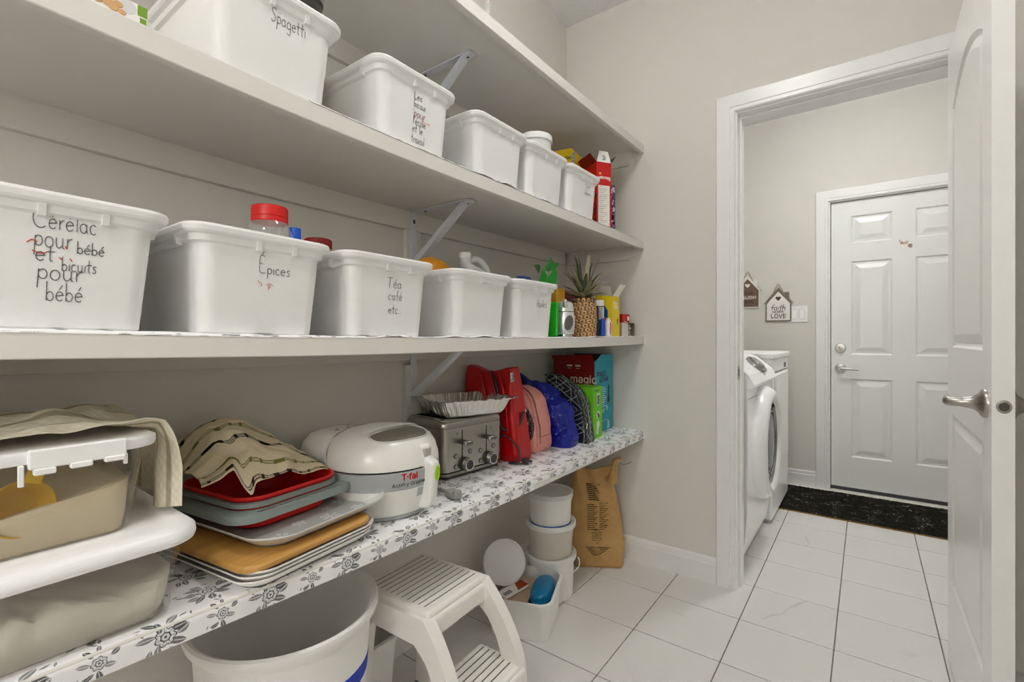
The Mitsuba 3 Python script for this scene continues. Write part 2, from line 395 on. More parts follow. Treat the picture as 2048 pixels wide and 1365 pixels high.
for z in (.22, 1.02, 1.82):
    obj('hinge', cat(cyl([FX + PT - .002, A1 + .006, z - .045], [FX + PT - .002, A1 + .006, z + .045], .006, 14), chbox(FX + .004, FX + PT - .002, A1, A1 + .003, z - .045, z + .045, .0005)), 'brushed', 'door_1', (.5, .48, .44))
# outside door of the laundry room
DF = LF + .020
MF = np.eye(4); MF[:3, 0] = [1, 0, 0]; MF[:3, 1] = [0, 0, 1]; MF[:3, 2] = [0, -1, 0]; MF[:3, 3] = [0, DF, 0]
px = [(1.192, 1.418), (1.537, 1.763 + .0)]
pz = [(.243, .79), (.957, 1.608), (1.735, 1.925)]
rects = [[(xa, za), (xb, za), (xb, zb), (xa, zb)] for xa, xb in px for za, zb in pz]
ST2 = [(0, 0), (.007, -.007), (.012, -.0095), (.017, -.007), (.022, -.0075), (.052, .001)]
d2 = door_slab([(1.0765, .030), (2.006, .030), (2.006, 2.030), (1.0765, 2.030)], rects, MF, ST2, .044)
struct('door_2', d2, 'trim_paint', (.735, .745, .735), smooth=False)
labels['door_2']['label'] = 'white six-panel outside door at the far end of the laundry room'
obj('weather_strip', chbox(1.073, 2.009, DF - .004, DF + .04, .006, .030, .002), 'satin', 'door_2', (.035, .035, .04))
def knobM(z): 
    M = np.eye(4); M[:3, 0] = [1, 0, 0]; M[:3, 1] = [0, 0, 1]; M[:3, 2] = [0, -1, 0]; M[:3, 3] = [1.131, DF, z]; return M
obj('deadbolt', cat(xf(lathe([(.033, 0), (.033, .006), (.029, .012), (.018, .013)], 36), knobM(1.004)), xf(rbox(-.006, .006, -.017, .017, .012, .027, .004, 10), knobM(1.004) @ rz(28))), 'brushed', 'door_2', (.55, .54, .51))
obj('lever_handle', cat(xf(lathe([(.033, 0), (.033, .005), (.030, .011), (.014, .014), (.011, .040)], 36), knobM(.862)),
    tube(spline([[1.131, DF - .044, .862], [1.15, DF - .047, .862], [1.19, DF - .046, .858], [1.235, DF - .042, .855]], 5), np.linspace(.010, .0062, 16), 14)), 'brushed', 'door_2', (.55, .54, .51))
for z in (1.004, .862): obj('edge_plate', chbox(1.0742, 1.0768, DF - .001, DF + .02, z - .018, z + .018, .0004), 'brushed', 'door_2', (.2, .2, .2))
# unicorn sticker
U = []
ux, uz = 1.482, 1.688
MU = MF.copy(); MU[:3, 3] = [ux, DF - .0003, uz]
def blob(cx, cy, rx, ry, rot=0): 
    return affinity.translate(affinity.rotate(affinity.scale(sg.Point(0, 0).buffer(1, quad_segs=8), rx, ry), rot), cx, cy)
body = union_all([blob(-.004, 0, .017, .012), blob(-.02, .012, .008, .011, -30), blob(-.026, .02, .009, .007, 20), sg.box(-.014, -.026, -.008, 0), sg.box(-.004, -.024, .002, 0), sg.box(.006, -.026, .012, 0)])
mane = union_all([blob(-.017, .018, .006, .011, -20), blob(-.008, .012, .006, .004, -40), blob(.026, -.002, .013, .010, 30), blob(.03, -.012, .008, .007), sg.Polygon([(-.03, .026), (-.026, .044), (-.022, .025)])])
wing = union_all([blob(.004, .016, .012, .009, 35), blob(.012, .018, .009, .006, 60)])
st = single('door_sticker', cat(*[xf(trimesh.creation.extrude_polygon(p, .0005, engine='earcut'), MU) for p in getattr(body, 'geoms', [body])]), 'satin', 'small cream unicorn sticker on the white outside door', 'sticker', (.80, .76, .70))
obj('mane', cat(*[xf(trimesh.creation.extrude_polygon(p, .0007, engine='earcut'), MU) for p in getattr(mane, 'geoms', [mane])]), 'satin', st, (.30, .20, .17))
obj('wing', cat(*[xf(trimesh.creation.extrude_polygon(p, .0009, engine='earcut'), MU) for p in getattr(wing, 'geoms', [wing])]), 'satin', st, (.48, .35, .29))

# ---- lamps: flush ceiling domes (outside the frame)
def lamp(x, y, power, label):
    t = thing('unseen_ceiling_lamp', label, 'ceiling lamp')
    obj('base', move(lathe([(.165, -.02), (.17, -.012), (.17, 0)], 48), x, y, H), 'satin', t, (.7, .7, .7))
    dome = move(lathe([(.02, -.093), (.07, -.088), (.115, -.070), (.145, -.045), (.158, -.021)], 48, True, True), x, y, H)
    trimesh.repair.fix_normals(dome)
    c = LAMP_COL * power
    obj('dome', dome, 'white_dome', t, smooth=True, emitter={'type': 'area', 'radiance': {'type': 'rgb', 'value': c.tolist()}})
scene['white_dome'] = {'type': 'diffuse', 'reflectance': {'type': 'rgb', 'value': .8}}
LAMP_COL = np.array([1.0, .990, .968])
lamp(.92, .95, LAMP_PANTRY, 'round white dome lamp on the pantry ceiling above the shelves')
lamp(1.25, 3.05, LAMP_LAUNDRY, 'unseen round dome lamp on the laundry room ceiling')  # out of view, placed to light the laundry room
lamp(1.0, -.75, FILL_BACK, 'added fill dome on the ceiling behind the camera')  # added fill light, brightens the pantry from behind the camera
t = thing('added_fill_globe', 'added fill globe on the wall behind the camera', 'added fill lamp')  # added fill at camera height, lifts the shade under the shelves
obj('arm', cat(cyl([1.15, Y0, 1.62], [1.15, Y0 + .05, 1.62], .05), cyl([1.15, Y0 + .05, 1.62], [1.15, Y0 + .10, 1.62], .02)), 'satin', t, (.5, .5, .5))
m = trimesh.creation.icosphere(3, .21); m.apply_translation([1.15, Y0 + .30, 1.62])
obj('globe', m, 'white_dome', t, smooth=True, emitter={'type': 'area', 'radiance': {'type': 'rgb', 'value': (LAMP_COL * FILL_WALL).tolist()}})
# ---------------------------------------------------------------- shelves: sagging boards with a front strip, wall cleats
D = .426
SAG = {'T': [(-.4, 1.985), (.5, 1.986), (.94, 1.987), (1.4, 1.9875), (1.8, 1.991), (2.21, 1.996)],
       'A': [(-.4, 1.545), (.10, 1.5405), (.31, 1.5335), (.59, 1.527), (.88, 1.525), (1.4, 1.529), (2.21, 1.5368)],
       'M': [(-.4, 1.090), (.09, 1.0855), (.31, 1.0812), (.55, 1.0772), (.78, 1.0762), (1.36, 1.0765), (2.21, 1.083)],
       'B': [(-.4, .646), (.2, .639), (.61, .6295), (1.23, .625), (1.65, .6265), (2.21, .632)]}
ZF = {k: PchipInterpolator(*np.array(v).T) for k, v in SAG.items()}
def sweep_y(prof, ys, zf, x0=0.0):
    """profile [(x, dz)...] swept along y under the height function"""
    return loft([np.array([[x0 + a, y, float(zf(y)) + b] for a, b in prof]) for y in ys])
YS = np.linspace(-.4, LY, 60)
names = {'T': ('top', 'topmost wall shelf under the ceiling, carrying the stemmed glass'), 'A': ('second', 'second wall shelf from the top, carrying five open white bins and cereal boxes'),
         'M': ('third', 'wall shelf at eye level, carrying five labelled white bins and the pineapple'), 'B': ('lowest', 'lowest wall shelf, covered with black and white floral liner')}
SH = {}
for k in 'TAMB':
    t = SH[k] = thing('wall_shelf', names[k][1], 'shelf')
    m = sweep_y([(0, -.016), (D - .018, -.016), (D - .018, 0), (0, 0)], YS, ZF[k]); trimesh.repair.fix_normals(m)
    obj('board', m, 'matte', t, SHELF, smooth=20)
    e = .0015
    m = sweep_y([(D - .018, -.038), (D - e, -.038), (D, -.038 + e), (D, -e), (D - e, 0), (D - .018, 0)], YS, ZF[k]); trimesh.repair.fix_normals(m)
    obj('front_strip', m, 'matte', t, SHELF, smooth=20)
    zt = lambda y: float(ZF[k](y)) - .016
    m = sweep_y([(0, -.079), (.016, -.079), (.018, -.077), (.018, -.016), (0, -.016)], YS[YS < LY - .0], ZF[k]); trimesh.repair.fix_normals(m)
    if k != 'B': obj('back_cleat', m, 'matte', t, WALL, smooth=20)
    z = zt(LY)
    if k != 'B': obj('end_cleat', prism([(.018, z - .068), (.350, z - .068), (.372, z - .046), (.372, z), (.018, z)], .018, 'y', LY - .018), 'matte', t, WALL, smooth=20)
# vertical cleat and the folding steel brackets
for k, z0, z1 in (('A', 1.0762, 1.447), ('M', .6265, .982), ('T', 1.5255, 1.909)):
    obj('post', chbox(0, .018, 1.09, 1.157, z0, z1, .0015), 'matte', SH[k], WALL, smooth=False)
def bracket(k, label):
    yb, w = 1.121, .0265
    zt = float(ZF[k](yb)) - .0165
    t = thing('shelf_bracket', label, 'bracket', None)
    c = (.62, .64, .69)
    h = .205
    obj('wall_leg', chbox(.0182, .0222, yb - w / 2, yb + w / 2, zt - h, zt, .0008), 'satin', t, c, smooth=False)
    obj('shelf_leg', chbox(.0182, .285, yb - w / 2, yb + w / 2, zt - .004, zt, .0008), 'satin', t, c, smooth=False)
    br = prism([(.022, zt - .186), (.040, zt - .186), (.262, zt - .014), (.292, zt - .007), (.292, zt - .003), (.252, zt - .006), (.022, zt - .172)], w * .92, 'y', yb - w * .46)
    obj('brace', br, 'satin', t, c, smooth=False)
    for p, n in (((.0222, yb, zt - .030), (1, 0, 0)), ((.0222, yb, zt - .036), (1, 0, 0)), ((.272, yb, zt - .0095), (0, 0, -1)), ((.08, yb, zt - .0045), (0, 0, -1))):
        obj('screw', cyl(np.array(p), np.array(p) + np.array(n) * .003, .0042, 10), 'brushed', t, (.14, .14, .14))
bracket('T', 'pale grey steel shelf bracket under the topmost shelf')
bracket('A', 'pale grey steel shelf bracket under the second shelf from the top, above the white bins')
bracket('M', 'pale grey steel shelf bracket under the eye-level shelf, behind the toaster')

# ---- floral liner: toile print drawn from leaf, petal and twig shapes
_r = np.random.default_rng(11)
def _motif():
    L = []   # leaves: cx, cy, length, width, angle, darkness
    F = []   # flowers: cx, cy, radius, petals, phase
    for bx, by, s, ph in ((.030, .030, 1.0, .4), (.108, .105, .92, 2.6), (.104, .026, .55, 4.2), (.030, .104, .60, 1.4)):
        F.append((bx, by, .0165 * s, 7, ph))
        n = int(8 * s) + 3
        for i in range(n):
            a = ph + i * 6.283 / n + _r.uniform(-.25, .25); d = (.020 + _r.uniform(0, .016)) * s
            L.append((bx + d * math.cos(a), by + d * math.sin(a), .0125 * s * _r.uniform(.8, 1.25), .0060 * s * _r.uniform(.8, 1.2), a + _r.uniform(-.5, .5), _r.uniform(.65, 1)))
        for i in range(int(3 * s)):
            a = ph + 1.0 + i * 1.9; d = (.035 + _r.uniform(0, .008)) * s
            L.append((bx + d * math.cos(a), by + d * math.sin(a), .0075 * s, .0021 * s, a + .4, .9))
            L.append((bx + (d + .006) * math.cos(a + .2), by + (d + .006) * math.sin(a + .2), .006 * s, .0018 * s, a - .5, .8))
    return L, F
LEAVES, FLOWERS = _motif()
PER = .158
def floral(u, v):
    """ink 0..1 of the repeat at u, v in metres"""
    u = mi.Float(u) / PER; v = mi.Float(v) / PER
    row = dr.floor(v); u = u + .5 * (row - 2 * dr.floor(row / 2))
    u = (u - dr.floor(u)) * PER; v = (v - row) * PER
    ink = mi.Float(0)
    for cx, cy, l, w, a, k in LEAVES:
        dx, dy = u - cx, v - cy
        dx = dx - PER * dr.round(dx / PER); dy = dy - PER * dr.round(dy / PER)
        p, q = (dx * math.cos(a) + dy * math.sin(a)) / l, (dy * math.cos(a) - dx * math.sin(a)) / w
        edge = 1 - p * p
        serr = .92
        inside = dr.select((dr.abs(p) < 1) & (dr.abs(q) < edge * serr), 1., 0.)
        vein = dr.select(dr.abs(q) < .15, 1., 0.)
        ink = dr.maximum(ink, inside * (k - .45 * vein))
    for cx, cy, r, n, ph in FLOWERS:
        dx, dy = u - cx, v - cy
        dx = dx - PER * dr.round(dx / PER); dy = dy - PER * dr.round(dy / PER)
        d = dr.sqrt(dx * dx + dy * dy) / r; t = dr.atan2(dy, dx) + ph
        rim = .78 + .22 * dr.abs(dr.cos(t * n / 2))
        ins = d < rim
        line = (dr.abs(d - rim) < .11) | (dr.abs(d - .45 * rim) < .07) | (d < .14) | ((dr.abs(dr.sin(t * n / 2)) < .13) & (d > .2)) | ((dr.abs(dr.sin(t * n * 2.0)) < .3) & (d > .62) & (d < .8))
        ink = dr.select(ins, dr.select(line, .92, .06), ink)
    return ink
def liner_fn(p, n, uv):
    k = floral(uv.x, uv.y)
    return mikit.mix((.80, .80, .815), (.022, .022, .025), k)
pmat('floral_liner', liner_fn, rough=.38, spec=.4)
def liner_sheet(ya, yb, hang, zf, x_in=.02, r=.011, t=.0016, nseg=None, lift=None):
    """cloth over a shelf, rounded over the front edge; uv in metres"""
    ys = np.linspace(ya, yb, nseg or int((yb - ya) / .02) + 2); V, UV = [], []
    nx = 0
    for y in ys:
        h = hang(y); P = [(x_in, t), (.1, t), (.2, t), (.3, t)]
        P += [(D + t - r + r * math.sin(q), t - r + r * math.cos(q)) for q in np.linspace(0, math.pi / 2, 7)]
        P += [(D + t, t - r - (h - r) * q) for q in (.3, .65, 1.0)]
        P = np.array(P); s = np.concatenate([[0], np.cumsum(np.linalg.norm(np.diff(P, axis=0), axis=1))])
        if lift is not None: P = P + lift(y, s)
        nx = len(P)
        z = float(zf(y)); V += [[a, y, z + b] for a, b in P]; UV += [[y, q] for q in s]
    Fs = []
    for i in range(len(ys) - 1):
        for j in range(nx - 1):
            a = i * nx + j; Fs += [[a, a + nx, a + nx + 1], [a, a + nx + 1, a + 1]]
    m = trimesh.Trimesh(np.array(V), np.array(Fs)[:, ::-1], process=False)
    return m, np.array(UV)
zb = lambda y: ZF['B'](y)
m, uv = liner_sheet(-.35, 1.262, lambda y: .0375 + .0006 * math.sin(y * 23), zb)
t = thing('shelf_liner', 'white shelf liner with black flowers covering the lowest shelf', 'shelf liner')
obj('sheet', m, 'floral_liner', t, uv=uv, smooth=True)
m, uv = liner_sheet(1.262, LY - .003, lambda y: .019 + .020 * min(1, max(0, (y - 1.262) / .85)) ** .8, zb, t=.0012)
obj('sheet', m, 'floral_liner', t, uv=uv + [0, .01], smooth=True)
# thin liners on the two shelves above, only their edges show
def flat_liner(k, ya, yb, lip, curls, label):
    ys = np.arange(ya, yb, .006); V = []; zf = ZF[k]
    for y in ys:
        c = sum(a * math.exp(-((y - b) / w) ** 2) for b, a, w in curls)
        b = .0006 + .0007 * math.sin(y * 41) * math.sin(y * 13 + 1)
        V += [[.03, y, float(zf(y)) + .0008], [.25, y, float(zf(y)) + .0008], [.385, y, float(zf(y)) + .001 + c * .5], [.418, y, float(zf(y)) + .0012 + b * .3 + c], [D + .0006, y, float(zf(y)) + .001 + b + c], [D + .0012, y, float(zf(y)) - lip(y) + c]]
    n = 6; Fs = []
    for i in range(len(ys) - 1):
        for j in range(n - 1):
            a = i * n + j; Fs += [[a, a + n + 1, a + n], [a, a + 1, a + n + 1]]
    return single('shelf_liner', trimesh.Trimesh(np.array(V), np.array(Fs), process=False), 'thin_liner', label, 'shelf liner', smooth=True)
def thin_fn(p, n, uv):
    s = mikit.smoothstep(.70, .76, mikit.noise(p.y * 60, p.z * 900, 1.0))
    return mikit.mix((.82, .82, .83), (.10, .10, .10), s * .8)
pmat('thin_liner', thin_fn, rough=.45)
flat_liner('M', -.3, LY - .004, lambda y: .004 - .003 * min(1, max(0, (y - .3) / .5)), [(.70, .0035, .035), (.90, .003, .03), (1.02, .004, .035), (1.2, .002, .02), (1.72, .0025, .05)], 'thin white paper liner on the eye-level shelf under the labelled bins')
flat_liner('A', .5, LY - .06, lambda y: .0008, [(1.02, .004, .03), (1.13, .007, .03), (1.34, .004, .02)], 'thin white paper liner with a curled edge on the second shelf from the top')
# ---------------------------------------------------------------- white storage bins
BINC = (.735, .735, .73)
def bin_meshes():
    R = [rring(.336, .198, .022, .0), rring(.345, .206, .026, .003), rring(.366, .229, .030, .150), rring(.369, .231, .031, .1515), rring(.378, .244, .033, .1535),
         rring(.381, .248, .033, .1635), rring(.392, .262, .036, .1655), rring(.397, .268, .037, .1690), rring(.399, .270, .037, .1765), rring(.396, .267, .036, .1800), rring(.390, .261, .035, .1815)]
    R2 = [rring(.382, .252, .033, .1805), rring(.376, .243, .031, .166), rring(.361, .224, .029, .148), rring(.338, .200, .024, .006)]
    body = loft(R[:4] , True, False); rim = loft(R[3:] + R2[:2], False, False); inner = loft(R2[1:], False, True)
    ribs = []
    for y in (-.017, .050):
        ribs.append(prism([(.1885, .1660), (.1945, .1660), (.1905, .1490), (.1835, .1480)], .0085, 'y', y - .004))
    for sx in (-1, 1):
        for x in (-.12, .12):
            m = prism([(.1235, .1660), (.1305, .1660), (.1275, .1490), (.1185, .1480)], .0085, 'y', -.004); m = xf(m, rz(90 * sx)); m.apply_translation([x, 0, 0]); ribs.append(m)
    return cat(body, inner), rim, ribs
_B, _RIM, _RIBS = bin_meshes()
for _m in [_B, _RIM] + _RIBS: _m.vertices = _m.vertices * [.90, .97, 1]
_d = {}
def make_bin(k, yc, label, xc=.2455, rot=0.0, writing=()):
    t = thing('storage_bin', label, 'storage bin', 'white open storage bins on the shelves')
    zz = float(ZF[k](yc)) + .0012
    slope = float(ZF[k](yc + .1) - ZF[k](yc - .1)) / .2
    M = translation_matrix([xc, yc, zz]) @ rotation_matrix(math.atan(slope), [1, 0, 0]) @ rz(rot)
    tw = T4(M)
    for nm, ms in (('body', [_B]), ('rim', [_RIM]), ('rib', _RIBS)):
        for i, m in enumerate(ms):
            if (nm, i) not in _d:
                kk = obj(nm, m, 'bin_plastic', t, BINC, smooth=24); _d[(nm, i)] = scene[kk]; scene[kk] = {**_d[(nm, i)], 'to_world': tw}
            else:
                kk = t + '__' + nm + (f'_{i:03d}' if i else ''); scene[kk] = {**_d[(nm, i)], 'to_world': tw}
    # marker writing on the tapered front face: (text, y offset, z, letter height, narrowing, colour)
    tilt = .9 * (.366 - .345) / 2 / .147
    for s, y, z, h, sx, c in writing:
        F = M @ frame([.1725 * .9 + tilt * z + .0004, y, z], [0, 1, 0], [tilt, 0, 1]) @ np.diag([sx, 1, 1, 1])
        m = hand(s, h, F, .0010) if isinstance(s, str) else strokes([[(a * .01, b * .01) for a, b in l] for l in s], .0012, F @ np.diag([1 / sx, 1, 1, 1]))
        obj('writing', m, 'matte', t, c)
    return t
INK, RED = (.075, .075, .085), (.55, .06, .05)
make_bin('M', .146, "white bin labelled 'Cérélac' at the left end of the eye-level shelf", writing=[
    ('Cérélac', -.024, .134, .0245, .62, INK), ('pour', -.022, .1095, .026, .62, INK), ('bébé', .0205, .1055, .0155, .76, INK), ('et', -.020, .0905, .0215, .78, INK),
    ('bicuits', .0055, .0800, .0175, .60, INK), ('pour', -.018, .0665, .025, .78, INK), ('bébé', -.009, .0385, .024, .62, INK),
    ([[(-2.8, 11.3), (-2.4, 11.7), (-1.9, 11.5)], [(-2.3, 10.3), (-1.6, 10.0), (-1.0, 10.2)], [(.3, 9.7), (.6, 9.5)], [(1.4, 9.7), (1.6, 9.4)], [(.9, 11.3), (1.0, 11.0)]], 0, 0, 0, 1, RED)])
make_bin('M', .424, "white bin labelled 'Épices' holding the red-lidded jar, on the eye-level shelf", writing=[
    ('É', -.0125, .1130, .0285, .62, INK), ('pices', .0015, .1105, .0190, .86, INK),
    ([[(-1.4, 9.7), (-1.1, 9.3)], [(-.8, 9.4), (-.7, 8.8)], [(.2, 9.2), (.8, 9.3), (1.3, 9.1)], [(.5, 9.0), (.6, 8.3)], [(.8, 8.9), (.6, 8.3)]], 0, 0, 0, 1, (.62, .25, .22))])
make_bin('M', .711, "white bin labelled 'Téa café etc' in the middle of the eye-level shelf", writing=[
    ('Téa', -.0135, .1115, .0230, .84, INK), ('café', -.0095, .0840, .0205, .80, INK), ('etc..', -.0085, .0530, .0200, .84, INK)])
make_bin('M', 1.036, 'unlabelled white bin below the bracket on the eye-level shelf, behind it the orange squash')
make_bin('M', 1.306, "white bin labelled 'Huiles' beside the green pouch on the eye-level shelf", writing=[('Huiles', .002, .0990, .0250, .80, INK)])
make_bin('A', .448, "white bin labelled 'Spagetti' at the left of the second shelf", writing=[('Spagetti', -.0165, .1235, .0240, .60, INK)])
make_bin('A', .790, "white bin labelled 'Les bocaux pour l'école' on the second shelf", writing=[
    ("Les", -.0130, .1230, .0175, .80, INK), ("bocaux", -.0130, .1050, .0160, .62, INK), ("pour", -.0120, .0830, .0185, .84, (.25, .05, .06)), ("l'école", -.0140, .0640, .0190, .64, INK), ("et le", -.0150, .0460, .0180, .74, INK), ("travail", -.0170, .0210, .0190, .64, INK),
    ([[(-1.5, 9.9), (-1.3, 9.7)], [(1.2, 7.9), (1.6, 8.0)], [(2.1, 7.9), (2.5, 7.7)], [(3.0, 7.6), (3.3, 7.9)], [(3.7, 8.1), (3.7, 7.4)]], 0, 0, 0, 1, (.62, .12, .10))])
make_bin('A', 1.120, 'unlabelled white bin, third from the left on the second shelf, over a curled liner edge')
make_bin('A', 1.374, 'unlabelled white bin in front of the round white tub on the second shelf')
make_bin('A', 1.634, 'faintly written white bin beside the red cereal box on the second shelf', writing=[('Les', .016, .124, .020, .9, (.25, .25, .25)), ('divers', .006, .096, .020, .85, (.25, .25, .25))])
# ---------------------------------------------------------------- things in the bins and on the two upper shelves
def zm(y): return float(ZF['M'](y)) + .0015
def za(y): return float(ZF['A'](y)) + .0015
scene['clear_plastic'] = {'type': 'blendbsdf', 'weight': .16, 'a': {'type': 'thindielectric', 'int_ior': 1.45}, 'b': two({'type': 'diffuse', 'reflectance': {'type': 'rgb', 'value': [.72, .72, .70]}})}
scene['clear_glass'] = {'type': 'thindielectric', 'int_ior': 1.5}
# shaker jar with red lid
BF = .0085   # bin floor above the shelf
z0 = zm(.42) + BF
t = thing('shaker_jar', 'clear shaker jar with a red flip lid standing in the bin of spices', 'jar')
jx, jy = .333, .470
obj('jar', move(lathe([(.041, 0), (.045, .004), (.045, 0.1740), (.0435, 0.1860), (.039, 0.1990), (.034, 0.2090), (.0315, 0.2130)], 40, True, False), jx, jy, z0), 'clear_plastic', t, smooth=40)
obj('contents', move(lathe([(.040, .003), (.0425, .006), (.0425, 0.1620), (.03, 0.1670)], 32), jx, jy, z0), 'matte', t, (.40, .36, .29), smooth=40)
obj('lid', move(lathe([(.0322, 0.2120), (.0330, 0.2140), (.0330, 0.2215), (.0318, 0.2220), (.0330, 0.2225), (.0330, 0.2400), (.032, 0.2425), (.029, 0.2438)], 44), jx, jy, z0), 'satin', t, srgb(205, 22, 18), smooth=40)
t = thing('bottle', 'bottle with a blue cap showing above the bin of spices', 'bottle')
obj('body', move(lathe([(.017, 0), (.019, .003), (.019, .170), (.010, .186), (.010, .195)], 24), .350, .512, z0), 'satin', t, (.5, .5, .48)); obj('cap', move(lathe([(.0115, .184), (.0115, .206), (.0105, .2075)], 24), .350, .512, z0), 'satin', t, srgb(20, 80, 190))
t = thing('jar', 'jar with a dark red lid at the left of the bin of tea and coffee', 'jar')
obj('body', move(lathe([(.028, 0), (.030, .003), (.030, .195), (.026, .205)], 28), .220, .642, zm(.64) + BF), 'satin', t, (.35, .30, .24)); obj('lid', move(lathe([(.0315, .205), (.0315, .222), (.029, .2245), (.010, .2245)], 32), .220, .642, zm(.64) + BF), 'satin', t, srgb(140, 10, 18))
# the spice jar sits at the wall of its bin
z0 = zm(.70) + BF
t = thing('tub', 'round tub with a bright yellow lid in the bin of tea and coffee', 'tub')
obj('body', move(lathe([(.040, 0), (.042, .003), (.046, .198), (.046, .2)], 32), .19, .742, z0), 'satin', t, (.75, .72, .6)); obj('lid', move(lathe([(.0495, .197), (.0495, .2075), (.047, .2095), (.043, .2085), (.01, .2085)], 36), .19, .742, z0), 'satin', t, srgb(222, 205, 30))
z0 = zm(1.0) + BF
sq = trimesh.creation.icosphere(3); v = sq.vertices.copy(); th = np.arctan2(v[:, 2], v[:, 0]); v *= np.array([.046, .072, .046]); v[:, [0, 2]] *= (1 + .035 * np.cos(8 * th) * (1 - (v[:, 1] / .072) ** 2))[:, None] * (1 - .16 * np.clip(v[:, 1] / .072, -1, 1))[:, None]; sq.vertices = v
single('squash', move(sq, .18, 1.062, z0 + .045 + .150), 'satin', 'orange squash lying on top of the unlabelled bin on the eye-level shelf', 'squash', srgb(225, 150, 35), smooth=True)
t0 = thing('packet', 'cream packets filling the unlabelled bin under the orange squash', 'food packet')
obj(t0, rbox(.10, .30, .985, 1.085, z0 + .003, z0 + .150, .012, 10), 'satin', None, (.6, .57, .5))
# jug with handle
z0 = zm(1.28) + BF; jx, jy = .165, 1.292
t = thing('jug', 'translucent white plastic jug with a white cap and round handle in the bin of oils', 'jug')
body = loft([rring(.115, .125, .03, 0), rring(.125, .135, .035, .006), rring(.125, .135, .035, .165), rring(.105, .115, .04, .205, cy=-.006), rring(.062, .066, .03, .233, cy=-.035), rring(.040, .042, .02, .245, cy=-.062), rring(.034, .034, .0169, .266, cy=-.066)], True, True)
obj('body', move(body, jx, jy, z0), 'satin', t, (.74, .75, .75), smooth=45)
obj('handle', tube(spline([[jx, jy - .058, z0 + .242], [jx, jy - .035, z0 + .262], [jx, jy + .010, z0 + .264], [jx, jy + .046, z0 + .240], [jx, jy + .062, z0 + .200], [jx, jy + .064, z0 + .15]], 6), .0125, 14), 'satin', t, (.74, .75, .75), smooth=True)
obj('cap', move(lathe([(.020, .264), (.0205, .266), (.0205, .281), (.019, .283)], 30), jx, jy - .066, z0), 'satin', t, (.86, .86, .86))
single('bottle_cap', rbox(.31, .352, 1.315, 1.365, z0 + .02, z0 + .1995, .01, 10), 'satin', 'dark blue bottle cap showing at the left rim of the bin of oils', 'food packet', srgb(28, 44, 110))  # navy bottle cap, drawn as a tall rounded block
# vase and lying bottle with leaves behind the bin of oils
t = thing('vase', 'clear plastic bottle standing behind the bin of oils, its rounded shoulder showing', 'bottle')
zz = zm(1.5)
obj('vessel', move(lathe([(.05, 0), (.056, .005), (.056, .19), (.050, .222), (.03, .238), (.012, .243)], 36), .17, 1.515, zz), 'clear_plastic', t, smooth=40)
t = thing('vase', 'clear glass bottle with glossy green plastic leaves at the back of the eye-level shelf', 'vase')
obj('vessel', move(lathe([(.035, 0), (.038, .004), (.038, .15), (.030, .19), (.020, .215), (.020, .262), (.023, .266)], 32, True, False), .24, 1.63, zz), 'clear_plastic', t, smooth=40)
def leaf(p, d, up, l, w, cup=.2, n=8, tip=1.0):
    """pointed leaf with a folded midrib"""
    d = np.array(d, float) / np.linalg.norm(d); up = np.array(up, float); s = np.cross(d, up); s /= np.linalg.norm(s); u = np.cross(s, d); V = []
    for i in range(n + 1):
        q = i / n; ww = w * math.sin(math.pi * q ** .8) ** .9 * .5 if 0 < q < 1 else 0; c = np.array(p) + d * l * q + u * (cup * l * (q - q * q))
        V += [c - s * ww + u * ww * .35, c, c + s * ww + u * ww * .35]
    Fs = []
    for i in range(n):
        for j in (0, 1):
            a = i * 3 + j; Fs += [[a, a + 1, a + 4], [a, a + 4, a + 3]]
    m = trimesh.Trimesh(np.array(V), Fs, process=False); b = m.copy(); b.invert(); b.vertices = b.vertices - b.vertex_normals * 0 + u * .0006
    return cat(m, b)
G1, G2 = srgb(18, 140, 30), srgb(40, 110, 45)
fl = np.array([-.7, .5, 0])
for p, d, l, w, c in (([.29, 1.515, zz + .175], [.12, .02, .9], .085, .035, G1), ([.30, 1.535, zz + .175], [.10, .55, .9], .105, .040, G1), ([.235, 1.585, zz + .262], [.2, -.9, .25], .06, .03, G2)):
    obj('leaf', leaf(p, d, [.8, -.55, .1], l, w), 'gloss', t, c, smooth=True)
star = sg.Polygon([(-.026, .004), (-.012, .012), (0, .040), (.010, .016), (.034, .016), (.018, 0), (.014, -.022), (-.006, -.014), (-.024, -.016)])
obj('leaf', xf(trimesh.creation.extrude_polygon(star.buffer(.002), .001, engine='earcut'), frame([.245, 1.66, zz + .285], [.62, .78, 0], [0, .15, 1])), 'gloss', t, G1)
obj('stem', tube(spline([[.245, 1.655, zz + .285], [.24, 1.64, zz + .24], [.235, 1.63, zz + .05]], 5), .0018, 6), 'satin', t, G2)

# right end of the eye-level shelf
y0 = 1.70; zz = zm(y0)
t = thing('food_box', 'dark red box lying behind the pineapple on the eye-level shelf', 'box')
obj('carton', chbox(.05, .19, 1.745, 2.02, zz, zz + .200, .001), 'satin', t, srgb(120, 10, 18), smooth=False); obj('lid_edge', chbox(.048, .192, 1.742, 2.023, zz + .200, zz + .212, .001), 'satin', t, srgb(150, 120, 110), smooth=False)
single('snack_box', chbox(.282, .312, 1.588, 1.655, zz, zz + .190, .001), 'satin', 'amber snack box standing behind the silver jug', 'box', srgb(200, 150, 40), smooth=False)
single('food_pouch', xf(rbox(-.085, .085, -.007, .007, 0, .126, .006, 10), translation_matrix([.30, 1.464, zm(1.46)]) @ rz(12) @ rotation_matrix(-.06, [1, 0, 0])), 'gloss', 'glossy bright green flat pouch between the bin of oils and the silver jug', 'pouch', srgb(20, 165, 15), smooth=35)
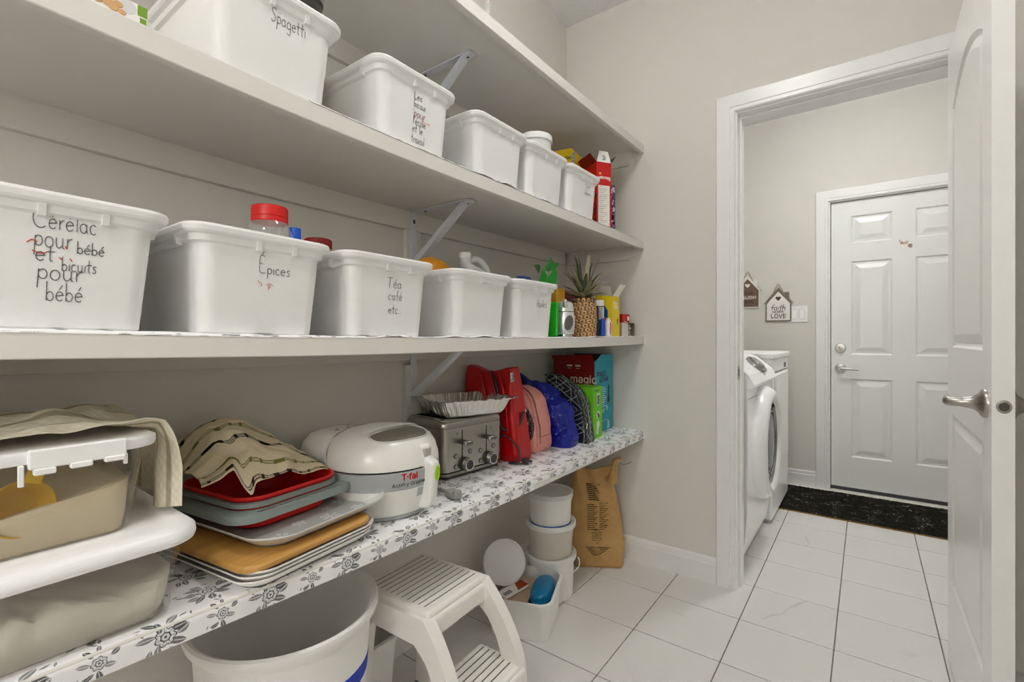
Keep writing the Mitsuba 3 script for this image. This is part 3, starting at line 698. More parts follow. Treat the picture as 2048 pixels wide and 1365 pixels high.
single('food_pouch', xf(rbox(-.05, .05, -.02, .02, 0, .134, .010, 10), translation_matrix([.275, 1.545, zm(1.54)]) @ rz(8)), 'gloss', 'green packet standing right behind the silver jug', 'pouch', srgb(20, 150, 25), smooth=35)
# silver jug
t = thing('thermos_jug', 'shiny silver jug with a bulging body beside the pineapple', 'jug')
jx, jy = .368, 1.556; zz = zm(jy)
SV = (.74, .76, .76)
obj('base', move(lathe([(.029, 0), (.030, .002), (.029, .010)], 36), jx, jy, zz), 'chrome', t, (.55, .56, .56), smooth=40)
obj('body', move(lathe([(.0315, .010), (.0345, .013), (.0375, .03), (.0395, .05), (.0385, .072), (.0350, .092)], 44), jx, jy, zz), 'steel_gloss', t, SV, smooth=50)
obj('collar', move(lathe([(.0350, .092), (.0340, .0935), (.0350, .095)], 44), jx, jy, zz), 'satin', t, (.12, .12, .12))
obj('top', move(loft([np.column_stack([r * np.cos(a), r * np.sin(a) * 1.0 + c, 0 * a + z]) for r, z, c in ((.0350, .095, 0), (.0345, .110, 0), (.031, .124, .0), (.026, .131, .002), (.012, .135, .003))], True, True), jx, jy, zz), 'steel_gloss', t, SV, smooth=50)
obj('spout', tube(spline([[jx + .016, jy - .024, zz + .115], [jx + .022, jy - .034, zz + .124], [jx + .026, jy - .041, zz + .136]], 4), np.linspace(.011, .006, 9), 12), 'steel_gloss', t, SV, smooth=True)
obj('window', xf(loft([np.column_stack([.018 * k * np.cos(a) , .027 * k * np.sin(a) + .006 * np.cos(a), 0 * a + q]) for k, q in ((1, 0), (1, .0016), (.9, .0026))]), frame([jx + .0300, jy - .0215, zz + .052], [.58, .81, 0], [.02, -.02, 1])), 'chrome', t, (.25, .25, .24))
# pineapple
def pineapple():
    t = thing('pineapple', 'ripe pineapple with a tall leafy crown standing on the eye-level shelf', 'pineapple')
    px_, py_ = .362, 1.722; zz = zm(py_); hh, rr = .152, .0495
    def rad(u): return rr * (.70 + .30 * math.sin(math.pi * min(1, .22 + .62 * u))) * (1 if u < .85 else math.cos((u - .85) / .15 * .75))
    core = lathe([(rad(u) * (.55 if u == 0 else .95), hh * u) for u in np.linspace(0, 1, 16)], 40)
    obj('flesh', move(core, px_, py_, zz), 'matte', t, srgb(50, 28, 16), smooth=True)
    rows, per = 9, 11; r = np.random.default_rng(3)
    n = 0
    for i in range(rows):
        u = (i + .55) / rows
        for j in range(per):
            al = 2 * math.pi * (j + .5 * (i % 2) + .12 * i) / per; R_ = rad(u) * .93
            w, hgt = 2 * math.pi * R_ / per * .60, hh / rows * .78
            e = np.array([math.cos(al), math.sin(al), 0]); s = np.array([-math.sin(al), math.cos(al), 0]); up = np.array([0, 0, 1.0])
            rings = []; cols = []
            q = np.linspace(0, 2 * math.pi, 10, endpoint=False)
            dx = np.sign(np.cos(q)) * np.abs(np.cos(q)) ** .8; dy = np.sign(np.sin(q)) * np.abs(np.sin(q)) ** .8
            for k, d in ((1.0, -.003), (.84, .0026), (.5, .0052), (.16, .0060)):
                c = np.array([0, 0, hh * u]) + e * (R_ + d)
                rings.append(c + np.outer(dx * k * w, s) + np.outer(dy * k * hgt, up))
                b = (srgb(62, 34, 20), srgb(140, 100, 64), srgb(206, 176, 136), srgb(110, 76, 50))[len(rings) - 1]
                kk = r.uniform(.8, 1.12); cols.append(np.tile(np.array(b) * kk, (10, 1)))
            m = loft(rings, False, True); col = np.vstack(cols + [np.array([srgb(105, 66, 40)])])
            obj('eye', move(m, px_, py_, zz), 'matte', t, col, smooth=True); n += 1
    LC = [srgb(92, 96, 66), srgb(124, 120, 88), srgb(150, 140, 110), srgb(74, 80, 58), srgb(168, 154, 128)]
    k = 0
    for ring, (cnt, tilt, l, w, zo) in enumerate(((10, 80, .050, .026, .0), (9, 64, .080, .030, .004), (9, 48, .105, .032, .010), (7, 33, .135, .030, .016), (6, 18, .155, .028, .022), (3, 8, .170, .024, .026))):
        for j in range(cnt):
            al = 2 * math.pi * (j + .37 * ring) / cnt + r.uniform(-.2, .2); tl = math.radians(tilt + r.uniform(-7, 7)); ll = l * r.uniform(.85, 1.1)
            e = np.array([math.cos(al), math.sin(al), 0]); s = np.array([-math.sin(al), math.cos(al), 0])
            V = []; C = []; N = 9; base = np.array([px_, py_, zz + hh - .006 + zo]) + e * .010
            p = base.copy(); cl = np.array(LC[k % 5]); k += 1
            for i in range(N + 1):
                q = i / N; an = tl + (.55 if ring < 4 else .25) * q * q; d = e * math.sin(an) + np.array([0, 0, 1]) * math.cos(an)
                nn = np.cross(s, d); ww = w * (1 - q) ** .75 * (.75 + .6 * q) * .5
                V += [p - s * ww - nn * ww * .5, p, p + s * ww - nn * ww * .5]
                g = cl * (.85 + .3 * q); C += [g * 1.1, g * .8, g * 1.1]
                p = p + d * ll / N
            Fs = []
            for i in range(N):
                for jj in (0, 1):
                    b = i * 3 + jj; Fs += [[b, b + 1, b + 4], [b, b + 4, b + 3]]
            obj('leaf', trimesh.Trimesh(np.array(V), Fs, process=False), 'satin', t, np.clip(np.array(C), 0, 1), smooth=True)
pineapple()
# packets right of the pineapple
def fr(o, yaw): return frame(o, [math.sin(math.radians(yaw)), math.cos(math.radians(yaw)), 0], [0, 0, 1])   # faces +x when yaw is 0
def upright(x, y, z, w, d, h, yaw=0, c=.001):
    """box whose front face (normal n) is centred at x,y; width along the face"""
    M = fr([x, y, z], yaw); return xf(chbox(-w / 2, w / 2, 0, h, -d, 0, c), M), M
zz = zm(1.9)
t = thing('snack_bag', 'yellow and red snack bag leaning behind the pineapple', 'snack bag')
obj('bag', xf(rbox(-.04, .04, 0, .140, -.02, .02, .018, 12), fr([.33, 1.842, zz], -30)), 'gloss', t, srgb(200, 160, 80), smooth=40)
obj('top_seal', xf(chbox(-.04, .04, .132, .158, -.003, .003, .001), fr([.33, 1.842, zz], -30)), 'gloss', t, srgb(222, 170, 30)); obj('print', xf(rbox(-.022, .022, .04, .11, .012, .0215, .008, 8), fr([.33, 1.842, zz], -30)), 'gloss', t, srgb(170, 40, 20))
t = thing('cracker_carton', 'white carton with a red band standing behind the black can', 'carton')
m, M = upright(.30, 1.925, zz, .07, .07, .222, -28); obj('carton', m, 'satin', t, srgb(205, 195, 185), smooth=False); obj('band', xf(box(-.0355, .0355, .150, .170, -.0705, .0006), M), 'satin', t, srgb(175, 20, 20), smooth=False); obj('base_band', xf(box(-.0355, .0355, .0, .145, -.0705, .0005), M), 'satin', t, srgb(60, 50, 60), smooth=False)
t = thing('drink_can', 'black and silver can with a white top band right of the pineapple', 'can')
obj('can', move(lathe([(.022, 0), (.026, .006), (.026, .128), (.022, .136)], 32), .362, 1.845, zz), 'satin', t, (.03, .03, .035)); obj('rim', move(lathe([(.0262, .128), (.0262, .150), (.024, .153)], 32), .362, 1.845, zz), 'satin', t, (.75, .75, .75))
for i in range(7): obj('stripe', xf(chbox(-.0012, .0012, .07, .124, -.0006, .0006, .0002), fr([.362 + .0262 * math.cos(-.9 + i * .17), 1.845 + .0262 * math.sin(-.9 + i * .17), zz], math.degrees(.9 - i * .17))), 'satin', t, (.7, .7, .7))
t = thing('sweets_bag', 'small blue bag with white dots in front of the black can', 'sweets bag')
obj('bag', xf(rbox(-.024, .024, 0, .074, -.010, .010, .009, 10), fr([.392, 1.825, zz], -34)), 'gloss', t, srgb(20, 70, 170), smooth=40); obj('dot', xf(lathe([(.010, 0), (.009, .002)], 16), fr([.392, 1.825, zz], -34) @ translation_matrix([.002, .04, .0095])), 'gloss', t, (.8, .8, .85)); obj('flash', xf(rbox(-.016, .0, .064, .080, .006, .012, .003, 8), fr([.392, 1.825, zz], -34)), 'gloss', t, srgb(200, 40, 20))
t = thing('sauce_bottle', 'small white bottle with an orange red oval label beside the yellow box', 'bottle')
obj('bottle', move(lathe([(.014, 0), (.0165, .004), (.0165, .055), (.015, .062), (.008, .070), (.008, .078)], 28, sx=1.0), .398, 1.868, zz), 'satin', t, (.78, .76, .70)); obj('label', xf(loft([np.column_stack([.0125 * k * np.cos(a), .027 * k * np.sin(a), 0 * a + q]) for k, q in ((1, 0), (1, .003), (.8, .0045))]), fr([.398 + .0128, 1.868 - .0085, zz + .035], -34)), 'gloss', t, srgb(205, 45, 15)); obj('text_band', text('Mini', .009, fr([.398 + .0163, 1.868 - .011, zz + .03], -34) @ rz(90), True, .0006, True), 'gloss', t, (.85, .8, .7))
# yellow carton with raised lid
t = thing('sponge_box', 'tall yellow carton with a blue window and raised flaps', 'carton')
YEL = srgb(214, 190, 28)
yx0, yx1, ya_, yb_, zt_ = .318, .398, 1.912, 1.985, zz + .175
front = prism([(.318, zz), (.398, zz), (.398, zt_), (.318, zt_ + .006)], yb_ - ya_, 'y', ya_)
obj('carton', front, 'satin', t, YEL, smooth=False)
w = sg.Polygon([(.322, zz + .050), (.370, zz + .058), (.372, zz + .11), (.352, zz + .142), (.322, zz + .148)]).buffer(.004)
obj('window', prism(w, .0012, 'y', ya_ - .0010), 'gloss', t, srgb(15, 85, 150), smooth=False)
obj('flap', xf(chbox(0, .058, 0, .060, -.0006, .0006, .0002), frame([.398, ya_ + .004, zt_], [0, 1, 0], [.55, .25, .8])), 'satin', t, (.78, .75, .68), smooth=False)
obj('flap', xf(chbox(0, .075, 0, .045, -.0006, .0006, .0002), frame([.320, ya_, zt_ + .006], [1, 0, -.06], [0, -.5, .85])), 'satin', t, (.60, .58, .52), smooth=False)
obj('back_flap', xf(chbox(0, .07, 0, .05, -.0006, .0006, .0002), frame([.320, ya_, zt_], [0, 1, 0], [-.2, 0, 1])), 'satin', t, (.25, .23, .2), smooth=False)
FX1 = fr([.398, (ya_ + yb_) / 2, zz], 0)
obj('barcode', cat(*[decal(FX1, .008, .055 + .004 * i, .016, .0024) for i in range(6)]), 'matte', t, (.08, .08, .06)); obj('print', cat(*[decal(FX1, -.02 + .013 * (i % 3), .12 + .02 * (i // 3), .009, .015) for i in range(6)]), 'matte', t, (.75, .72, .6))
obj('small_print', cat(*[xf(chbox(.332, .332 + .03 + .02 * ((i * 7) % 3) / 3, zz + .012 + .007 * i, zz + .0132 + .007 * i, -.0004, .0004, .0001), frame([0, ya_ - .0005, 0], [1, 0, 0], [0, 0, 1])) for i in range(5)]), 'matte', t, (.45, .38, .05))
# small red boxes on an open carton of picks
t = thing('pick_carton', 'small open cardboard carton of white sticks beside the yellow carton', 'carton')
cx0, cx1, cy0, cy1, ch = .330, .402, 2.002, 2.150, .062
m = cut(box(cx0, cx1, cy0, cy1, zz, zz + ch), box(cx0 + .0012, cx1 + .01, cy0 + .0012, cy1 - .0012, zz + .0012, zz + ch - .0012))
obj('carton', m, 'matte', t, srgb(150, 138, 118), smooth=False)
obj('flap', xf(chbox(0, .040, 0, ch, -.0005, .0005, .0002), frame([cx1, cy0 + .0, zz], [.30, .95, 0], [0, 0, 1])), 'matte', t, srgb(196, 190, 180), smooth=False)
obj('flap', xf(chbox(0, .052, 0, ch, -.0005, .0005, .0002), frame([cx1, cy1, zz], [.25, -.75, 0], [0, 0, 1])), 'matte', t, srgb(158, 146, 126), smooth=False)
for i in range(9):
    obj('stick', tube(np.array([[.335, 2.045 + rng.uniform(-.004, .01), zz + .007 + .0058 * i], [.415, 2.060 + rng.uniform(-.008, .012), zz + .006 + .0056 * i + rng.uniform(-.002, .002)]]), .0017, 6), 'satin', t, (.80, .78, .72))
t = thing('tea_box', 'small red box with pale print lying on the open carton of sticks', 'box')
obj('carton', chbox(.320, .398, 2.022, 2.098, zz + ch + .0006, zz + ch + .040, .001), 'satin', t, srgb(165, 14, 22), smooth=False); obj('print', cat(decal(fr([.398, 2.06, zz + ch], 0), .012, .012, .02, .018), decal(fr([.398, 2.06, zz + ch], 0), -.028, .004, .03, .003)), 'satin', t, (.75, .7, .6))
t = thing('tea_box', 'narrow red carton standing between the yellow carton and the small red box', 'box')
obj('carton', chbox(.300, .37, 1.992, 2.0, zz, zz + .122, .001), 'satin', t, srgb(160, 15, 22), smooth=False); obj('print', decal(fr([.37, 1.996, zz], 0), -.003, .095, .006, .012), 'satin', t, (.8, .75, .7))

# ---- second shelf
t = thing('food_carton', 'flat white food carton with a food picture at the left end of the second shelf', 'carton')
zz = za(.1) + .001
ry = math.atan(float(ZF['A'](.24) - ZF['A'](-.05)) / .29)
M = translation_matrix([0, .247, za(.247)]) @ rotation_matrix(ry, [1, 0, 0])
obj('carton', xf(chbox(.16, .412, -.34, 0, .0005, .033, .001), M), 'satin', t, (.78, .76, .73), smooth=False)
FC = M @ frame([.412, 0, 0], [0, 1, 0], [0, 0, 1])
obj('picture', cat(*[xf(xf(lathe([(r_, 0), (r_ * .8, .001)], 14), np.eye(4)), FC @ translation_matrix([u, v, .0004]) @ np.diag([1, .8, 1, 1])) for u, v, r_ in ((-.052, .020, .008), (-.046, .016, .008), (-.040, .012, .007), (-.035, .019, .006), (-.030, .010, .005), (-.058, .014, .006))]), 'matte', t, srgb(205, 165, 120))
obj('corner_print', cat(decal(FC, -.012, .016, .0118, .016), decal(FC, -.009, .006, .008, .008)), 'satin', t, srgb(110, 150, 40)); obj('red_print', cat(decal(FC, -.085, .02, .006, .012), decal(FC, -.074, .022, .005, .010)), 'satin', t, srgb(190, 40, 40)); obj('plate_print', xf(lathe([(.017, 0), (.0165, .0003)], 24), FC @ translation_matrix([-.030, .022, .0001]) @ np.diag([1, .7, 1, 1])), 'satin', t, (.62, .62, .62))
# tall storage jar
t = thing('glass_jar', 'tall clear glass jar with a steel screw lid standing behind the bin of spaghetti', 'jar')
jx, jy = .205, .6195; zz = za(jy)
obj('jar', move(lathe([(.034, 0), (.0385, .005), (.0385, .315), (.0375, .328), (.035, .337), (.0345, .341)], 44, True, False), jx, jy, zz), 'clear_glass', t, smooth=40)
obj('contents', move(lathe([(.033, .004), (.036, .008), (.036, .20), (.03, .205)], 36), jx, jy, zz), 'matte', t, (.50, .43, .28))
obj('neck_ring', move(lathe([(.0355, .337), (.037, .339), (.037, .344), (.0355, .345)], 44), jx, jy, zz), 'satin', t, (.05, .05, .045)); obj('lid', move(lathe([(.0388, .345), (.0394, .347), (.0394, .388), (.038, .391), (.02, .391)], 48), jx, jy, zz), 'brushed', t, (.62, .61, .58), smooth=40)
# green loop behind
t = thing('plastic_clip', 'bright green plastic clip behind the second bin of the second shelf', 'clip')
obj('loop', tube([[.030 + .0 * q, .765 + .014 * math.cos(q), za(.75) + .263 + .018 * math.sin(q)] for q in np.linspace(0, 2 * math.pi, 20, endpoint=False)], .0035, 8, closed=True), 'gloss', t, srgb(60, 170, 30)); obj('body', rbox(.010, .048, .745, .785, za(.75), za(.75) + .256, .008, 8), 'gloss', t, srgb(50, 150, 30))
# round tub
t = thing('round_tub', 'round white tub with a wide lid standing in the fourth bin of the second shelf', 'tub')
jx, jy = .326, 1.420; zz = za(jy) + BF
obj('tub', move(lathe([(.050, 0), (.053, .003), (.057, .232), (.057, .236)], 40), jx, jy, zz), 'bin_plastic', t, (.62, .63, .61)); obj('lid', move(lathe([(.0605, .231), (.0615, .233), (.0615, .249), (.060, .2525), (.0565, .2530), (.055, .2515), (.01, .2515)], 48), jx, jy, zz), 'bin_plastic', t, (.76, .76, .75))
# cereal boxes
def boxprint(kind): pass
t = thing('cereal_box', 'yellow cereal box lettered Cheerios behind the bins of the second shelf', 'cereal box')
zz = za(1.72); YW = srgb(233, 196, 24)
Mb = translation_matrix([.262, 1.792, zz]) @ rz(7.7)       # corner; spine runs along -x, face along +y
obj('carton', xf(chbox(-.079, 0, 0, .125, 0, .358, .001), Mb), 'satin', t, YW, smooth=False)
FS = Mb @ frame([-.079, 0, 0], [1, 0, 0], [0, 0, 1]) @ np.diag([1.09, 1.1, 1, 1])
obj('lettering', text('Cheerios', .0125, FS @ translation_matrix([.036, .283, 0]), True, .0005, True), 'matte', t, (.03, .03, .03))
obj('table', decal(FS, .008, .13, .056, .125), 'matte', t, (.72, .70, .62)); obj('table_lines', cat(*[decal(FS @ translation_matrix([0, 0, .0003]), .011, .235 - .012 * i, .03 + .015 * ((i * 5) % 3) / 2, .0016) for i in range(9)]), 'matte', t, (.2, .2, .18))
FB = Mb @ frame([0, 0, 0], [0, 1, 0], [0, 0, 1]) @ np.diag([1.05, 1.1, 1, 1])
badge = sg.Polygon([(.006, .3), (.033, .322), (.036, .26), (.027, .225), (.014, .235), (.008, .26)])
obj('badge', xf(trimesh.creation.extrude_polygon(badge, .0004, engine='earcut'), FB), 'satin', t, srgb(70, 160, 200)); obj('badge_print', cat(*[decal(FB @ translation_matrix([0, 0, .0003]), .012, .296 - .013 * i, .018, .007) for i in range(4)], xf(lathe([(.006, 0), (.005, .0008)], 14), FB @ translation_matrix([.022, .238, .0003]))), 'satin', t, (.85, .88, .9))
obj('side_print', decal(FB, .10, .27, .012, .008), 'matte', t, (.1, .1, .05))
t = thing('cereal_box', 'second yellow cereal box standing half hidden behind the first one', 'cereal box')
Mb = translation_matrix([.176, 1.800, za(1.8)]) @ rz(4); obj('carton', xf(chbox(-.07, 0, 0, .185, 0, .356, .001), Mb), 'satin', t, srgb(226, 180, 20), smooth=False); obj('print', decal(Mb @ frame([-.07, 0, 0], [1, 0, 0], [0, 0, 1]), .045, .30, .02, .03), 'matte', t, srgb(150, 110, 15))
t = thing('cereal_box', 'open red cereal box lettered Honeycomb at the right end of the second shelf', 'cereal box')
zz = za(1.87)
hx = np.array([.55, .835, 0]); hx /= np.linalg.norm(hx); hb = np.array([-.835, .55, 0]); hb /= np.linalg.norm(hb)
P0 = np.array([.357, 1.842, zz]); HW, HD, HH = .072, .115, .292
MH = frame(P0, hx, [0, 0, 1])                              # x along spine, y up, z = out of the spine
body = cut(xf(box(0, HW, 0, HH, -HD, 0), MH), xf(box(.0008, HW - .0008, .001, HH + .01, -HD + .0008, -.0008), MH))
obj('carton', body, 'satin', t, srgb(178, 16, 18), smooth=False)
obj('liner_bag', xf(rbox(.006, HW - .006, .01, HH - .035, -HD + .01, -.01, .012, 8), MH), 'gloss', t, (.3, .28, .26))
obj('flap', xf(prism(sg.Polygon([(.001, 0), (HW - .001, 0), (HW - .012, .052), (.018, .052)]), .0008, 'z', 0), frame(P0 + [0, 0, HH], hx, np.array([-.45 * hb[0] * -.4, -.45 * hb[1] * -.4, 1]) * 1.0)), 'satin', t, (.74, .72, .70), smooth=False)
obj('flap_print', cat(*[xf(decal(np.eye(4), .030 + .003 * (i % 2), .010 + .008 * i, .014, .005), frame(P0 + [0, 0, HH] + np.cross(hx, [0, 0, 1]) * .0012, hx, np.array([.18 * hb[0], .18 * hb[1], 1]))) for i in range(3)]), 'matte', t, (.25, .25, .25))
for q, (s0, l) in enumerate((((0), HD), ((HW), HD))):
    o = P0 + hx * s0 + [0, 0, HH]; sgn = -1 if q == 0 else 1
    obj('flap', xf(chbox(0, l, 0, .045, -.0004, .0004, .0001), frame(o, hb, np.array([sgn * .75 * hx[0], sgn * .75 * hx[1], .75 if q == 0 else 1.0]))), 'satin', t, srgb(120, 14, 18) if q == 0 else srgb(70, 60, 55), smooth=False)
# arched lettering on the spine
L = []
for i, ch in enumerate('Honeycomb'):
    u = (i - 4) / 4; L.append(text(ch, .0155 - .003 * (1 - abs(u)) ** 1, MH @ translation_matrix([HW / 2 + .0285 * u, .2155 + .007 * (1 - u * u) - (.003 if i == 0 else 0), .0]) @ rz(-8 * u), True, .0007, True, sx=.62))
obj('lettering', cat(*L), 'matte', t, (.86, .84, .82)); obj('logo', xf(lathe([(.006, 0), (.005, .001)], 12), MH @ translation_matrix([.018, .243, 0])), 'matte', t, srgb(225, 150, 60))
obj('label', cat(decal(MH, .008, .018, .056, .175)), 'matte', t, (.74, .72, .68)); obj('label_lines', cat(*[decal(MH @ translation_matrix([0, 0, .0003]), .011, .186 - .0085 * i, .05 if i % 5 == 4 else .02 + .022 * ((i * 7) % 4) / 3, .0016 if i % 5 == 4 else .0026) for i in range(19)]), 'matte', t, (.42, .41, .40)); obj('foot_flap', xf(box(.0, .052, -.0005, .002, -.001, .0012), MH), 'satin', t, (.7, .68, .66))
MF_ = frame(P0, hb, [0, 0, 1]); 
# front of the same box: dark printed cereal picture
r_ = np.random.default_rng(5)
dk = []
for i in range(60): dk.append(decal(frame(P0 - hx * (.0003 + .0002 * (i % 3)), hb, [0, 0, 1]) @ np.diag([1, 1, -1, 1]), r_.uniform(.0, HD - .02), r_.uniform(.01, .155), r_.uniform(.006, .016), r_.uniform(.005, .014)))
for j, c in enumerate((srgb(40, 18, 30), srgb(90, 70, 95), srgb(150, 130, 120))): obj('picture', cat(*dk[j::3]), 'matte', t, c)
t = thing('cereal_box', 'dark purple patterned box standing behind the open red cereal box', 'cereal box')
P1 = P0 + hx * (HW + .016) + hb * .012; MP = frame(P1, -hx, [0, 0, 1]) ; MP[:3, 2] = np.cross(-hx, [0, 0, 1])
MP = frame(P1 - hx * .012, hx, [0, 0, 1])
obj('carton', xf(chbox(0, .024, 0, .205, -.19, 0, .001), MP), 'satin', t, srgb(74, 62, 84), smooth=False)
dk = [decal(MP, r_.uniform(0, .014), r_.uniform(.005, .18), r_.uniform(.004, .010), r_.uniform(.004, .018), .0003 + .0002 * (i % 3)) for i in range(30)]
for j, c in enumerate((srgb(24, 18, 30), srgb(120, 105, 135), srgb(185, 175, 190))): obj('print', cat(*dk[j::3]), 'matte', t, c)
# goblet on the top shelf
t = thing('goblet', 'pink bowled glass on a clear ribbed stem standing on the topmost shelf', 'glass')
gx, gy = .335, 1.142; zz = float(ZF['T'](gy)) + .0005
obj('stem', move(lathe([(.034, 0), (.034, .003), (.012, .010), (.0075, .016), (.0088, .05), (.0088, .128), (.0080, .132)], 32), gx, gy, zz), 'clear_plastic', t, smooth=40)
obj('collar', move(lathe([(.0085, .130), (.0112, .134), (.0118, .142), (.0112, .148), (.0100, .150)], 32), gx, gy, zz), 'clear_glass', t, smooth=40)
scene['pink_glass'] = {'type': 'blendbsdf', 'weight': .42, 'a': {'type': 'thindielectric', 'int_ior': 1.45}, 'b': two({'type': 'diffuse', 'reflectance': {'type': 'rgb', 'value': [.62, .36, .32]}})}
obj('bowl', move(lathe([(.010, .149), (.022, .152), (.040, .164), (.052, .184), (.056, .21), (.054, .245)], 40, True, False), gx, gy, zz), 'pink_glass', t, smooth=40)
# ---------------------------------------------------------------- lowest shelf
def zl(y): return float(ZF['B'](y)) + .0019
def soft(m, amp, fr_, seed=0, fine=.012, keep=None):
    m = m.copy(); m.merge_vertices(); v, f = trimesh.remesh.subdivide_to_size(m.vertices, m.faces, fine); m = trimesh.Trimesh(v, f, process=True)
    n = m.vertex_normals; d = (meshkit.fbm(m.vertices * fr_ + seed * 7.3, 4, seed) - .5) * 2 * amp
    if keep is not None: d = d * keep(m.vertices)
    m.vertices = m.vertices + n * d[:, None]; return m
scene['frost_plastic'] = {'type': 'thindielectric', 'int_ior': 1.4, 'specular_transmittance': {'type': 'rgb', 'value': [.90, .90, .88]}}
scene['box_plastic'] = {'type': 'thindielectric', 'int_ior': 1.4, 'specular_transmittance': {'type': 'rgb', 'value': [.93, .93, .91]}}
FLOUR = (.74, .71, .64)
# big lidded box
t = thing('storage_box', 'frosted lidded storage box of white flour at the left end of the lowest shelf', 'storage box')
cy, cx = .085, .228; zz = zl(.2) - .001
def ry(w, d, r, z, n=8): return rring(d, w, r, z, n, cx, cy)
obj('body', loft([ry(.396, .350, .03, zz + .001), ry(.404, .358, .036, zz + .006), ry(.424, .372, .040, zz + .085), ry(.430, .378, .040, zz + .090), ry(.440, .384, .042, zz + .128)], True, False), 'frost_plastic', t, smooth=40)
P = np.array(sg.Polygon(rrect(.345, .392, .03, 8)).exterior.segmentize(.008).coords)[:-1]; zf_ = lambda x, y: float(np.interp(y, [-.1, .02, .09, .11, .125, .15, .17, .22, .25, .275, .29], [.060, .058, .056, .068, .062, .068, .064, .047, .050, .064, .080])) + .02 * (meshkit.fbm(np.array([[x * 30 + 2, y * 60 + 1.3, .4]]), 3)[0] - .5) + .03 * max(0., .35 - x)
rings = [np.column_stack([P[:, 0] * .985 + cx, P[:, 1] * .985 + cy, np.full(len(P), zz + .004)])]
rings.append(np.array([[a * 1.03 + cx, b * 1.03 + cy, zz + zf_(a + cx, b + cy)] for a, b in P]))
for k in (.85, .6, .3): rings.append(np.array([[a * k + cx, b * k + cy, zz + zf_(a * k + cx, b * k + cy)] for a, b in P]))
# the flour follows the flare of the walls
rings[1][:, 0] = (rings[1][:, 0] - cx) * (1 + .10 * (rings[1][:, 2] - zz)) + cx
obj('flour', loft(rings, True, True), 'matte', t, FLOUR, smooth=True)
L = lambda w, d, r, z: ry(w, d, r, z, 10)
obj('lid', loft([L(.452, .402, .050, zz + .116), L(.466, .418, .055, zz + .1175), L(.470, .424, .058, zz + .124), L(.467, .420, .056, zz + .134), L(.452, .404, .050, zz + .141), L(.428, .380, .042, zz + .1425), L(.400, .352, .035, zz + .1425), L(.385, .337, .030, zz + .1385), L(.36, .31, .03, zz + .1385)], False, True), 'bin_plastic', t, (.84, .84, .85), smooth=40)
rb = lambda P_: tube(spline(P_, 8), .0016, 8)
xf_ = .4165
obj('rib', rb([[xf_ - .004, .075, zz + .118], [xf_ - .006, .072, zz + .098], [xf_ - .009, .058, zz + .082], [xf_ - .010, .010, zz + .076]]), 'frost_plastic', t, smooth=True)
obj('rib', rb([[xf_ - .003, .232, zz + .120], [xf_ - .005, .236, zz + .100], [xf_ - .008, .245, zz + .088], [xf_ - .010, .280, zz + .086]]), 'frost_plastic', t, smooth=True)
ZL1 = zz + .1388
# upper clear box
t = thing('storage_box', 'clear box of beige flour with a yellow scoop inside, standing on the lidded box', 'storage box')
cy, cx = .075, .225; z2 = ZL1 + .0006
obj('body', loft([ry(.330, .280, .03, z2), ry(.340, .290, .034, z2 + .004), ry(.372, .312, .038, z2 + .120), ry(.380, .320, .038, z2 + .130)], True, False), 'box_plastic', t, smooth=40)
P = rrect(.285, .335, .03, 8)
zf2 = lambda x, y: .018 + .022 * meshkit.fbm(np.array([[x * 8, y * 8, 3.]]), 3)[0] + .045 * max(0, (y - .05)) / .2 + .030 * max(0, .3 - x) / .3
rings = [np.column_stack([P[:, 0] * .975 + cx, P[:, 1] * .975 + cy, np.full(len(P), z2 + .003)]), np.array([[a * 1.005 + cx, b * 1.0 + cy, z2 + zf2(a + cx, b + cy)] for a, b in P])]
for k in (.85, .6, .3): rings.append(np.array([[a * k + cx, b * k + cy, z2 + zf2(a * k + cx, b * k + cy)] for a, b in P]))
obj('flour', loft(rings, True, True), 'matte', t, (.66, .57, .42), smooth=True)
obj('lid', loft([L(.386, .326, .040, z2 + .1275), L(.396, .336, .043, z2 + .1280), L(.400, .340, .045, z2 + .134), L(.399, .339, .045, z2 + .1420), L(.390, .330, .04, z2 + .1445), L(.36, .30, .035, z2 + .1440), L(.34, .28, .03, z2 + .1415)], False, True), 'bin_plastic', t, (.83, .83, .84), smooth=40)
FXL = .3945
obj('latch', cat(chbox(FXL - .004, FXL + .007, .122, .226, z2 + .121, z2 + .147, .002), chbox(FXL - .002, FXL + .009, .127, .149, z2 + .113, z2 + .122, .0015), chbox(FXL - .002, FXL + .009, .163, .187, z2 + .115, z2 + .123, .0015), chbox(FXL - .002, FXL + .009, .200, .224, z2 + .116, z2 + .124, .0015), chbox(FXL - .002, FXL + .003, .113, .119, z2 + .100, z2 + .128, .001), chbox(FXL - .002, FXL + .003, .223, .228, z2 + .108, z2 + .124, .001)), 'bin_plastic', t, (.82, .82, .82), smooth=20)
# scoop
MS = frame([.356, .122, z2 + .062], [-.25, .97, .0], [-.20, .0, 1])
t = thing('scoop', 'yellow plastic measuring scoop stuck in the beige flour of the clear box', 'scoop')
MSl = MS @ rz(-22) @ np.diag([.70, .70, .70, 1])
obj('bowl', xf(lathe([(.030, -.030), (.036, -.028), (.0535, .0), (.0545, .002), (.052, .0025), (.034, -.0255), (.01, -.027)], 40), MSl), 'satin', t, srgb(190, 150, 45), smooth=40)
hp = sg.Polygon([(-.014, .048), (.014, .048), (.0125, .118), (.009, .122), (.0045, .119), (.003, .123), (-.003, .123), (-.0045, .119), (-.009, .122), (-.0125, .118)])
obj('handle', xf(trimesh.creation.extrude_polygon(hp, .003, engine='earcut'), MSl), 'satin', t, srgb(225, 185, 20), smooth=20)
